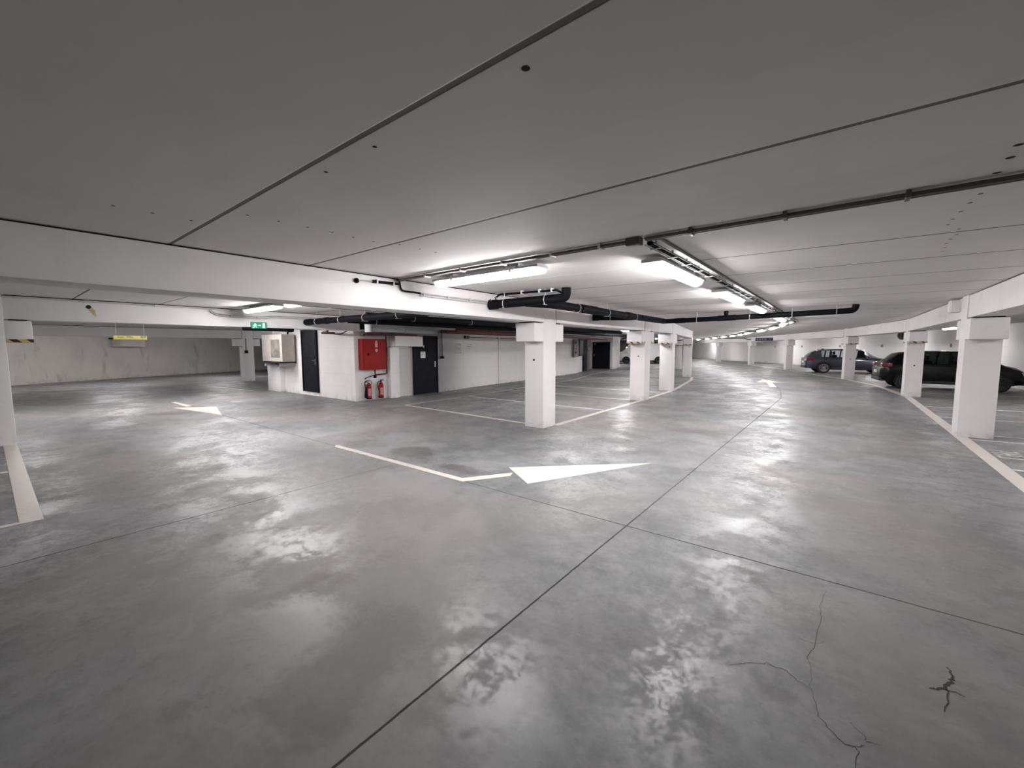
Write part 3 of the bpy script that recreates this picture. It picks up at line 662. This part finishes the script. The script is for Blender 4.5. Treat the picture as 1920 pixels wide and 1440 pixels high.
extinguisher(-11.365, 7.27, 'red fire extinguisher with black horn, left below the hose cabinet', True)
extinguisher(-11.365, 7.70, 'plain red fire extinguisher, right below the hose cabinet', False)
t = thing('wall_box', 'white boxed-in panel right of the hose cabinet, over the door corner', 'box', (-11.5, 8.75, 1.66))
MB().box(.0, .34, -.62, .50, 0, .335, bev=.01).build('box_body', M_WALL, t); MB().box(.03, .16, -.60, .02, -.045, 0).build('ledge', M_WALL, t)
t = thing('door_notice', 'white paper notice taped to the dark door by the bays', 'notice', (-11.425, 9.46, 1.38), PI/2)
MB().box(-.105, .105, -.0015, .0, -.12, .10).build('sheet', M_PAPER, t)
b = MB(); [glyphs(b, .15, -.075, -.002, z, .022, 7, int(z*1000)+50) for z in (.06, .01, -.04)]; b.build('print', M_INK, t)
t = thing('door_sign', 'tiny pale pictogram plate above the paper notice', 'sign', (-11.425, 9.5, 1.66), PI/2); MB().box(-.022, .022, -.002, 0, -.05, .045, bev=.0005).build('plate', M_GREYP, t); MB().box(-.006, .006, -.003, -.002, -.035, .03).build('print', M_SIGNW, t)
t = thing('pull_switch', 'black box on a vertical conduit just right of the dark door', 'switch', (-11.40, 10.33, 0))
MB().tube([(0, 0, 1.30), (0, 0, 2.22)], .018, 8).build('conduit', M_TRIM, t); MB().box(-.04, .045, -.05, .05, 1.22, 1.31, bev=.008).build('switch_box', M_BLACK, t); MB().box(-.04, .05, -.06, .06, 2.16, 2.25, bev=.008).build('top_box', M_BLACK, t)
t = thing('wall_camera', 'small black twin spotlight box high on the plant room wall', 'emergency light', (-11.66, 11.85, 2.03), PI/2+.0)
MB().box(-.13, .13, -.05, .02, -.055, .055, bev=.01).build('body', M_BLACK, t); [MB().lathe([(.035, 0), (.038, .02)], 14, Matrix.Translation((x, -.05, 0)) @ Matrix.Rotation(PI/2, 4, 'X')).build('lens', M_GREYP, t) for x in (-.06, .06)]
conduit('wall_conduit', [(-11.72, 12.02, 2.03), (-11.93, 13.1, 2.03), (-12.27, 16.4, 2.03)], .013, 'grey conduit running right from the twin spotlight', 'conduit', M_CONDUIT, clips=())
# stencilled numbers and frames, faint grey on the white wall
def stencil(name, label, cx, cy, cz, a, strokes):
    t = thing(name, label, 'stencil', (cx, cy, cz), a)
    b = MB()
    for x0, x1, z0, z1 in strokes: b.box(x0, x1, -.0015, 0, z0, z1)
    b.build('print', plain('faded_grey_stencil', (.42, .40, .39), .7), t)
stencil('wall_stencil', 'faint square stencil frame on the white wall right of the dark door', -11.595, 11.32, 1.60, PI/2+.185, [(-.21, .21, .14, .17), (-.21, .21, -.2, -.17), (-.21, -.18, -.17, .14), (.18, .21, -.17, .14), (-.09, -.06, -.07, .03), (-.06, .0, -.01, .01), (.04, .07, -.07, .03), (.07, .11, -.07, -.05)])
stencil('wall_stencil', 'faint two line stencil right of the square frame', -11.735, 12.1, 1.68, PI/2+.185, [(-.17, -.05, .04, .06), (-.02, .17, .05, .07), (-.17, .17, -.03, -.01), (-.1, .05, -.12, -.105)])
stencil('wall_stencil', 'faint stencil lettering on the wall between cabinet and door', -11.483, 8.75, 1.42, PI/2, [(-.15, .12, .05, .07), (-.12, .10, -.01, .02), (-.12, .05, -.05, -.035)])
t = thing('outdoor_unit', 'aged beige air conditioning outdoor unit bracketed to the plant room front', 'air conditioner', (-16.0, 6.6, 1.12))
MB().box(-.86, .80, -.20, .24, .02, .98, bev=.025).build('casing', M_AC, t)
MB().box(-.06, .62, -.215, -.199, .17, .80, bev=.006).build('grille_panel', M_ACG, t)
b = MB(); [b.tube([(.28+.29*k/7*math.cos(a), -.222, .485+.29*k/7*math.sin(a)) for a in [2*PI*q/24 for q in range(25)]], .004, 5, cap=False) for k in range(1, 8)]; b.build('fan_guard', M_AC, t)
MB().box(-.75, .75, -.26, .29, -.03, .0, bev=.004).box(-.7, -.65, -.2, .25, 0, .03).box(.62, .67, -.2, .25, 0, .03).build('bracket', M_TRIM, t)
MB().box(.60, .64, -.22, .298, -.14, -.03).box(-.64, -.60, -.22, .298, -.14, -.03).build('strut', M_GREYP, t)
MB().tube(arc([(.5, .15, .97), (.5, .15, 1.08), (.5, .29, 1.10)], .05), .03, 8).build('refrigerant_line', M_BLACK, t)
t = thing('wall_vent_box', 'dull box shaped vent housing on the stained back wall', 'vent', (-31.35, 4.85, 1.73), math.radians(28))
MB().box(-.0, .62, -.62, .68, 0, .40, bev=.01).build('housing', M_BACK, t); MB().box(-.05, .66, -.78, .8, .40, .47).build('top_plate', M_DARK, t)
t = thing('meter_board', 'grey board with black meters on the wall before the black doors', 'meter board', (-13.12, 23.2, 1.02), PI/2+.30)
MB().box(-1.0, .18, -.06, .0, 0, 1.1, bev=.006).build('board', plain('grey_board', (.28, .26, .25), .6), t)
for x, z, hh in ((-.72, .22, .14), (-.72, .82, .14), (-.72, .48, .05)): MB().box(x-.13, x+.13, -.075, -.06, z, z+hh).build('meter', M_BLACK, t)
MB().box(.18, 1.35, -.12, .0, 0.05, 1.15, bev=.006).build('dark_panel', M_TRIM, t)
t = thing('round_clock', 'small round white disc beside the narrow black door', 'clock', (-14.33, 26.95, 1.55), PI/2+.25); MB().lathe([(.13, 0), (.13, .04)], 24, Matrix.Translation((0, -.0, 0)) @ Matrix.Rotation(PI/2, 4, 'X')).build('face', M_SIGNW, t); MB().lathe([(.15, 0), (.15, .03)], 24, Matrix.Translation((0, .005, 0)) @ Matrix.Rotation(PI/2, 4, 'X')).build('rim', M_CONDUIT, t)
t = thing('door_sign', 'small pale plate at the top left of the black double door', 'sign', (-14.86, 28.985, 1.88)); MB().box(-.06, .06, -.004, 0, -.06, .06).build('plate', M_GREYP, t); MB().box(-.025, .025, -.006, -.004, -.035, .035).build('print', M_INK, t)
t = thing('cable_drop', 'thin dark conduit with box down the far left column', 'conduit', (-22.955, 8.0, 0)); MB().tube([(0.01, 0, 1.5), (0.01, 0, 2.09)], .016, 8).build('conduit', M_CONDUIT, t); MB().box(0, .06, -.07, .07, 1.38, 1.52, bev=.008).build('switch_box', M_BLACK, t)
t = thing('leak_hole', 'dark hole with yellow leak stain on the second left beam', 'hole', (-10.868, 1.25, 2.37), PI/2)
MB().lathe([(.035, 0), (.035, .004)], 14, Matrix.Rotation(PI/2, 4, 'X')).build('hole', M_DARK, t)
b = MB(); b.add([(.035*math.cos(a)*(1+.3*math.sin(3*a))+.05-.03*math.sin(a), -.001, -.08+.08*math.sin(a)*(1+.25*math.cos(5*a))) for a in [2*PI*k/18 for k in range(18)]], [tuple(range(18))]); b.build('stain', M_STAINY, t)
t = thing('junction_box', 'square white junction box on the beam beside the largest right column', 'junction box', (1.672, 11.45, 2.24), -PI/2)
MB().box(-.14, .16, -.13, .0, -.0, .22, bev=.008).build('box_body', M_CONC, t); MB().box(-.10, .12, -.138, -.13, .03, .19, bev=.003).build('lid', M_CONC, t)
t = thing('jet_fan', 'round black ventilation fan under the ceiling behind the right beam', 'fan', (2.65, 31.6, 2.23), .2)
MB().lathe([(.19, -.4), (.24, -.36), (.24, .36), (.19, .4)], 24, Matrix.Rotation(PI/2, 4, 'X')).build('fan_housing', M_DARK, t)
MB().box(-.02, .02, -.25, -.21, .22, .2695).box(-.02, .02, .21, .25, .22, .2695).build('bracket', M_GREYP, t)
b = MB(); [b.box(0, .17, -.005, .005, -.03, .03, Matrix.Translation((0, -.40, 0)) @ Matrix.Rotation(2*PI*k/6, 4, 'Y') @ Matrix.Rotation(.5, 4, 'X')) for k in range(6)]; b.build('blades', M_BLACK, t)
# small round number discs on the right wall
t0 = None
wallpts = [(6.3, 19), (5.45, 23.3), (4.6, 28.5), (2.7, 36.5), (-1.2, 42.6), (-5.6, 49), (-9.6, 54.5)]
def wallat(y):
    for (a, b), (c, d) in zip(wallpts[:-1], wallpts[1:]):
        if b <= y <= d:
            k = (y-b)/(d-b); return a+(c-a)*k, math.atan2(d-b, c-a)
for i, y in enumerate((26.2, 30.0, 33.8, 37.5, 41.0, 45.0, 48.5)):
    x, a = wallat(y)
    if t0 is None:
        t0 = thing('bay_marker', 'small round dark bay marker on the white right wall', 'sign', (x-.015, y, 1.66), a, 'round bay markers on the right wall')
        MB().lathe([(.10, 0), (.10, .012)], 16, Matrix.Translation((0, .012, 0)) @ Matrix.Rotation(-PI/2, 4, 'X')).build('disc', plain('marker_grey', (.34, .33, .33), .6), t0); MB().box(-.035, .035, .024, .027, -.05, .05).build('print', M_INK, t0)
    else: dup(t0, (x-.015, y, 1.66), a)

# ------------------------------------------------------------------ road paint
def flat(poly, name, label, cat, mat=M_LINE, group=None, z=.003):
    return tag(MB().prism(poly, 0.0002, z).build(name, mat), label, cat, group)
def strip(pts, wd, name, label, mat=M_LINE, group='painted bay lines', cat='painted line', z=.003):
    P = [Vector(p) for p in pts]; n = len(P); mb = MB()
    N = []
    for i in range(n):
        d = (P[min(i+1, n-1)]-P[max(i-1, 0)]).normalized(); N.append(Vector((-d.y, d.x))*wd/2)
    for i in range(n-1): mb.prism([P[i]-N[i], P[i+1]-N[i+1], P[i+1]+N[i+1], P[i]+N[i]], 0.0002, z)
    return tag(mb.build(name, mat), label, cat, group)
t = thing('floor_arrow', 'large cream painted arrow, bent shaft, pointing right across the drive', 'painted arrow', group='painted floor arrows')
MB().prism([(-6.55, 3.54), (-6.42, 3.45), (-3.50, 3.46), (-3.19, 3.99), (-3.25, 4.12), (-3.60, 3.56)], .0002, .003).build('shaft', M_LINE, t)
MB().prism([(-3.44, 4.27), (-2.84, 3.88), (-1.99, 5.66)], .0002, .003).build('arrow_head', M_LINE, t)
t = thing('floor_arrow', 'cream painted arrow in the left lane pointing right', 'painted arrow', group='painted floor arrows')
MB().prism([(-15.8, 3.39), (-14.2, 3.39), (-14.2, 3.52), (-15.8, 3.52)], .0002, .003).build('shaft', M_LINE, t); MB().prism([(-14.25, 3.08), (-11.72, 3.48), (-13.55, 3.90)], .0002, .003).build('arrow_head', M_LINE, t)
t = thing('floor_arrow', 'white painted arrow on the drive pointing away, before the curve', 'painted arrow', group='painted floor arrows')
MB().prism([(-2.22, 19.55), (-2.0, 19.6), (-2.48, 22.3), (-2.70, 22.2)], .0002, .003).build('shaft', M_LINE, t); MB().prism([(-3.02, 21.75), (-2.66, 22.15), (-2.05, 22.2), (-3.10, 24.2)], .0002, .003).build('arrow_head', M_LINE, t)
t = thing('floor_arrow', 'faint distant painted arrow at the far end of the drive', 'painted arrow', group='painted floor arrows')
MB().prism([(-7.9, 37.2), (-7.65, 37.3), (-8.75, 39.6), (-9.0, 39.5)], .0002, .003).build('shaft', M_LINE, t); MB().prism([(-9.35, 39.3), (-8.3, 39.7), (-9.5, 41.2)], .0002, .003).build('arrow_head', M_LINE, t)
strip([(1.72, 1.0), (1.72, 11.5), (1.70, 18.3), (1.22, 22.5), (.20, 26.4), (-1.1, 29.6), (-3.15, 35.0), (-6.6, 43.1), (-10.5, 49.1)], .17, 'edge_line', 'long cream edge line along the right columns')
strip([(-4.60, 7.25), (-4.72, 12.2), (-4.92, 16), (-5.80, 21.6), (-6.32, 23.6)], .13, 'edge_line', 'cream edge line along the middle row of columns')
strip([(-10.88, .17), (-5.84, .17)], .15, 'edge_line', 'wide cream line at the far left, ending in a corner', cat='painted line')
strip([(-5.88, .10), (-5.88, -6)], .08, 'bay_line', 'cream line turning off the wide left line towards the picture edge')
strip([(-8.5, .09), (-8.5, -5)], .10, 'bay_line', 'short bay line crossing the left picture edge', M_LINE2)
strip([(-9.62, 7.29), (-5.1, 7.05)], .09, 'bay_line', 'front line of the bay left of the nearest middle column')
strip([(-9.66, 7.36), (-9.74, 9.9), (-10.2, 14.8), (-10.45, 18), (-11.6, 22), (-12.6, 26.8)], .09, 'bay_line', 'line along the back of the bays before the plant room wall', M_LINE2)
for a, b, lab in (((-9.68, 9.94), (-4.72, 9.77), 'thin bay divider just behind the nearest middle column'), ((-9.95, 12.35), (-5.0, 12.2), 'second thin bay divider, reaching the second middle column'),
                  ((-10.2, 14.9), (-4.9, 14.9), 'third thin bay divider, between the second and third middle columns'), ((-10.45, 17.6), (-5.2, 18.3), 'fourth thin bay divider behind the third middle column'), ((-11.2, 20.4), (-5.7, 21.6), 'fifth thin bay divider before the last middle column')):
    strip([a, b], .08, 'bay_line', lab, M_LINE2)
for y, lab in ((8.2, 'thin bay divider at the right picture edge, nearest'), (10.5, 'thin bay divider starting at the foot of the largest right column'), (11.1, 'thin bay line just behind the foot of the largest right column'), (13.45, 'thin bay divider left and right of the largest right column'), (15.6, 'thin bay divider between the largest and the second right column'), (20.0, 'thin bay divider beside the second right column'), (25.4, 'thin bay divider by the nose of the black car')):
    k = .01+max(0, y-8)*.011; x0 = 1.80 if y < 18.5 else (1.55 if y < 22 else .6)
    xe = 6.6 if y < 12 else (6.2 if y < 18 else 5.2 if y < 22 else 4.8)
    strip([(x0, y), (xe, y+k*(xe-x0))], .075, 'bay_line', lab, M_LINE2)
strip([(-3.0, 35.9), (1.2, 37.9)], .1, 'bay_line', 'thin bay divider behind the grey estate', M_LINE2); strip([(-4.6, 39.6), (-.6, 41.6)], .1, 'bay_line', 'thin bay divider two bays beyond the grey estate', M_LINE2)
strip([(-22.3, 5.85), (-17.48, 6.27)], .09, 'bay_line', 'thin line on the floor before the far left column', M_LINE2); strip([(-26.5, 9.7), (-23.7, 13.0)], .1, 'bay_line', 'thin line behind the far left column', M_LINE2)
def number(name, label, x, y, a, seed):
    mb = MB(); glyphs_flat = [(0, .05, 0, .3), (.05, .16, .26, .3), (.24, .28, 0, .3), (.28, .38, .13, .17), (.38, .42, 0, .3), (.50, .62, 0, .04), (.50, .54, .04, .17), (.50, .62, .15, .19), (.58, .62, .17, .3)]
    for x0, x1, y0, y1 in glyphs_flat: mb.box(x0, x1, y0, y1, .0002, .0025, T3(x, y, 0, a))
    return tag(mb.build(name, M_LINE2), label, 'painted number')
number('bay_number', 'worn white bay number beside the line at the right edge', 2.15, 9.0, PI*.5, 1)
number('bay_number', 'worn white bay number at the left picture edge', -7.0, -.45, 0, 2)

# ------------------------------------------------------------------ cars
def make_car(name, label, L, W, st, win, wheels, wr, paintm, glassm, rimm, loc, rz, tail=None, head=None, van=False, roofrail=False, sc=1):
    """st: stations (x from the rear, z bottom, z belt, z top, half width factor low, half width factor at the roof)
       win: list of (first station, last station) side windows; glass panes at 'screen' station pairs"""
    t = thing(name, label, 'van' if van else 'car', loc, rz)
    n = len(st); G = []
    for (x, zb, zl, zt, wl, wt) in st:
        h = W/2*wl; ht = W/2*wt; up = zt-zl
        row = [(0, zb), (h*.86, zb), (h*.97, zb+.10), (h, zb+(zl-zb)*.45), (h*.992, zl-(zl-zb)*.18), (h*.955, zl)]
        row += [(h*.955+(ht-h*.955)*.45, zl+up*.5), (ht, zl+up*.90 if up > .1 else zl+up*.6), (ht*.86, zt), (0, zt+.012)]
        G.append([Vector((x-L/2, y, z)) for y, z in row])
    m = len(G[0]); body, side, screens = MB(), [], []
    def face(i, j, sgn):
        q = [G[i][j], G[i+1][j], G[i+1][j+1], G[i][j+1]]
        return [Vector((p.x, p.y*sgn, p.z)) for p in q]
    scr = {s: k for s, k in win['screens']}
    for i in range(n-1):
        for j in range(m-1):
            for sgn in (1, -1):
                q = face(i, j, sgn); g = None
                if j in (5, 6) and any(a <= i < b for a, b in win['side']): g = ('side', [k for k, (a, b) in enumerate(win['side']) if a <= i < b][0], sgn)
                if i in scr and j >= 7: g = ('scr', i, 0)
                if g is None: body.add(q, [(0, 1, 2, 3)], True)
                else: side.append((g, q))
    for i in (0, n-1):
        for sgn in (1, -1):
            body.add([Vector((p.x, p.y*sgn, p.z)) for p in G[i]], [tuple(range(m))], False)
    bo = body.build('body', paintm, t)
    keys = sorted(set(g for g, q in side), key=str)
    for k in keys:
        mb = MB(); [mb.add(q, [(0, 1, 2, 3)], True) for g, q in side if g == k]
        mb.build('side_window' if k[0] == 'side' else scr[k[1]], glassm, t)
    # window rail trim and sill
    for sgn in (1, -1):
        i0, i1 = win['side'][0][0], win['side'][-1][1]
        MB().tube([(G[i][5].x, (G[i][5].y+.004)*sgn, G[i][5].z) for i in range(i0, i1+1)], .012, 6).build('window_trim', M_TRIM, t)
        a, b = wheels[0]-L/2+wr+.08, wheels[1]-L/2-wr-.08
        MB().box(a, b, sgn*W/2*.93-.05, sgn*W/2*.93+.05, st[3][1]-.02, st[3][1]+.09, bev=.02).build('sill', M_TRIM, t)
        for xm in win['joints']:
            i = min(range(n), key=lambda k: abs(st[k][0]-xm)); P = [(G[i][j].x, (G[i][j].y+.002)*sgn, G[i][j].z) for j in range(2, 6)]
            MB().tube(P, .004, 5).build('door_seam', M_DARK, t)
        for xm in win['handles']:
            i = min(range(n), key=lambda k: abs(st[k][0]-xm)); p = G[i][4]
            MB().box(xm-L/2-.09, xm-L/2+.09, min(sgn*(W/2-.006), sgn*(W/2+.022)), max(sgn*(W/2-.006), sgn*(W/2+.022)), p.z-.015, p.z+.012, bev=.004).build('door_handle', paintm if not van else M_TRIM, t)
        mx = win['mirror']; i = min(range(n), key=lambda k: abs(st[k][0]-mx)); z = st[i][2]
        MB().box(mx-L/2-.08, mx-L/2+.06, min(sgn*W/2*.97, sgn*(W/2+.17)), max(sgn*W/2*.97, sgn*(W/2+.17)), z+.0, z+.14, bev=.03).build('mirror', paintm, t)
    # interior: seats and floor tub
    tub = MB().box(wheels[0]-L/2-.3, wheels[1]-L/2-.2, -W/2*.8, W/2*.8, .34, st[n//2][2]-.22)
    tub.build('interior', M_SEAT, t)
    for xs in win['seats']:
        for ys in (-.37, .37):
            MB().box(xs-L/2-.09, xs-L/2+.07, ys-.24, ys+.24, .62, 1.12, bev=.05).box(xs-L/2-.10, xs-L/2+.0, ys-.12, ys+.12, 1.13, 1.32, bev=.04).build('seat', M_SEAT, t)
    # wheels
    for xw in wheels:
        for sgn in (1, -1):
            x, y = xw-L/2, sgn*(W/2-.115)
            T = Matrix.Translation((x, y, wr)) @ Matrix.Rotation(-sgn*PI/2, 4, 'X')
            a = MB(); k = 20
            arcp = [((wr+.055)*math.cos(q), (wr+.055)*math.sin(q)) for q in [PI*(-.12)+PI*1.24*u/k for u in range(k+1)]]
            arcp = [(p, max(q, st[3][1]-wr-.01)) for p, q in arcp]
            yy = sgn*(W/2+.0045)
            vs = [(x+p, yy-sgn*.01, wr+q) for p, q in arcp]+[(x+p, yy, wr+q) for p, q in arcp]; c = len(arcp)
            a.add(vs, [tuple(range(c)), tuple(range(c, 2*c))]+[(u, (u+1) % c, c+(u+1) % c, c+u) for u in range(c)]); a.build('wheel_arch', M_DARK, t)
            wo = MB().lathe([(wr*.66, 0), (wr*.93, .0), (wr, .03), (wr, .19), (wr*.93, .215), (wr*.70, .21), (wr*.66, .15)], 28, Matrix.Translation((x, y+sgn*.012-sgn*.09, wr)) @ Matrix.Rotation(-sgn*PI/2, 4, 'X')).build('wheel', M_RUB, t)
            T2 = Matrix.Translation((x, y+sgn*.10, wr)) @ Matrix.Rotation(-sgn*PI/2, 4, 'X')
            rim = MB().lathe([(wr*.70, .0), (wr*.71, .032), (wr*.655, .034), (wr*.63, .012)], 28, T2)
            rim.lathe([(wr*.13, .0), (wr*.13, .03), (wr*.08, .036)], 14, T2)
            for s5 in range(10):
                rim.box(wr*.10, wr*.66, -wr*.045, wr*.045, .008, .026, T2 @ rot(2*PI*s5/10))
            rim.build('rim', rimm, wo)
    # lamps, plates
    if tail:
        for sgn in (1, -1):
            for (x0, x1, y0, y1, z0, z1) in tail:
                a, b = sorted((sgn*y0, sgn*y1)); MB().box(x0-L/2, x1-L/2, a, b, z0, z1, bev=.02).build('tail_light', M_TAILR, t)
    if head:
        for sgn in (1, -1):
            x0, x1, y0, y1, z0, z1 = head; a, b = sorted((sgn*y0, sgn*y1)); MB().box(x0-L/2, x1-L/2, a, b, z0, z1, bev=.03).build('headlight', M_LENS, t)
    MB().box(-L/2-.025, -L/2+.02, -.26, .26, .62 if not van else .5, .73 if not van else .61).build('number_plate', M_PLATE, t)
    MB().box(L/2-.03, L/2+.02, -.26, .26, .42, .53).build('number_plate', M_PLATE, t)
    for x0, x1, z in ((-L/2-.03, -L/2+.25, .30), (L/2-.25, L/2+.03, .26)):
        MB().box(x0, x1, -W/2*.78, W/2*.78, z, z+.16, bev=.04).build('bumper', M_TRIM, t)
    if roofrail:
        for sgn in (1, -1):
            MB().tube(arc([(-L*.33, sgn*W*.33, st[4][3]-.0), (-L*.31, sgn*W*.335, st[6][3]+.035), (L*.04, sgn*W*.335, st[9][3]+.04), (L*.07, sgn*W*.33, st[9][3])], .05), .014, 8).build('roof_rail', M_TRIM, t)
        MB().box(-L*.30, -L*.30+.14, -.02, .02, st[5][3]+.0, st[5][3]+.07, bev=.012).build('antenna_fin', paintm, t)
    if sc != 1: t.scale = (sc, sc, sc)
    return t
# estate: x, bottom, belt, top, low width, roof width
S1 = [(0, .40, .78, .86, .80, .62), (.10, .32, .90, 1.02, .92, .66), (.32, .27, .95, 1.22, .97, .66), (.62, .24, .955, 1.375, .99, .66), (.80, .23, .95, 1.405, 1, .67), (1.25, .22, .945, 1.435, 1, .68), (1.32, .22, .945, 1.437, 1, .68), (2.05, .21, .935, 1.455, 1, .69), (2.12, .21, .935, 1.455, 1, .69),
      (2.75, .21, .92, 1.435, 1, .68), (2.92, .21, .915, 1.40, 1, .67), (3.38, .22, .90, 1.06, 1, .70), (3.60, .22, .89, .955, .99, .72), (4.10, .24, .80, .885, .96, .68), (4.45, .28, .68, .78, .88, .60), (4.63, .34, .56, .64, .72, .45)]
make_car('estate_car', 'slate blue estate car on the right, red tail light towards the drive', 4.63, 1.81, S1,
         {'side': [(4, 5), (6, 7), (8, 10)], 'screens': [(2, 'rear_window'), (10, 'windscreen')], 'joints': (1.30, 2.08, 3.30), 'handles': (1.42, 2.28), 'mirror': 3.10, 'seats': (1.55, 2.45)},
         (.92, 3.73), .325, M_CARG, M_GLASS, M_RIM, (.28, 33.1, 0), math.radians(13), tail=[(.03, .42, .50, .895, .77, .93)], head=(4.22, 4.50, .50, .80, .56, .70), roofrail=True)
S2 = [(0, .42, .80, .86, .80, .64), (.10, .34, .93, 1.0, .93, .68), (.28, .28, 1.00, 1.16, .98, .68), (.55, .26, 1.01, 1.40, 1, .68), (.80, .25, 1.0, 1.46, 1, .70), (1.20, .24, .985, 1.49, 1, .71), (1.28, .24, .985, 1.495, 1, .71), (2.0, .23, .965, 1.50, 1, .72), (2.07, .23, .965, 1.50, 1, .72),
      (2.65, .23, .945, 1.46, 1, .70), (2.80, .23, .94, 1.42, 1, .69), (3.30, .24, .915, 1.08, 1, .72), (3.50, .24, .90, .97, .99, .73), (3.80, .26, .80, .89, .94, .66), (4.02, .30, .68, .76, .84, .55), (4.12, .36, .58, .62, .70, .42)]
make_car('hatchback_car', 'black hatchback parked behind the right columns, rear towards the drive', 4.12, 1.80, S2,
         {'side': [(4, 5), (6, 7), (8, 10)], 'screens': [(2, 'rear_window'), (10, 'windscreen')], 'joints': (1.25, 2.04, 3.1), 'handles': (1.4, 2.2), 'mirror': 3.0, 'seats': (1.5, 2.4)},
         (.78, 3.30), .315, M_CARK, M_GLASSD, M_RIMD, (3.03, 22.5, 0), math.radians(7), tail=[(.02, .34, .55, .895, .88, 1.03)], head=(3.62, 3.94, .50, .80, .60, .74), sc=.955)
S3 = [(0, .35, .95, 1.75, .92, .80), (.05, .28, 1.05, 1.95, .98, .86), (.30, .25, 1.08, 2.0, 1, .88), (1.2, .24, 1.08, 2.03, 1, .88), (2.0, .23, 1.08, 2.03, 1, .88), (2.6, .23, 1.08, 2.03, 1, .88), (2.7, .23, 1.08, 2.03, 1, .88), (3.3, .23, 1.08, 2.02, 1, .86), (3.55, .23, 1.07, 1.95, 1, .84),
      (3.75, .23, 1.06, 1.80, 1, .82), (4.35, .24, 1.02, 1.20, .99, .80), (4.65, .26, .92, 1.04, .95, .72), (4.82, .32, .75, .84, .85, .6)]
make_car('delivery_van', 'white van seen in slices behind the middle columns', 4.82, 1.92, S3,
         {'side': [(6, 8)], 'screens': [(9, 'windscreen')], 'joints': (2.0, 2.65, 3.75), 'handles': (2.2, 2.9), 'mirror': 3.8, 'seats': (3.0,)},
         (.85, 3.95), .33, M_CARW, M_GLASSD, M_RIMD, (-16.1, 41.6, 0), math.radians(180+26), head=(4.35, 4.7, .58, .88, .70, .90), van=True)
bpy.context.view_layer.update()
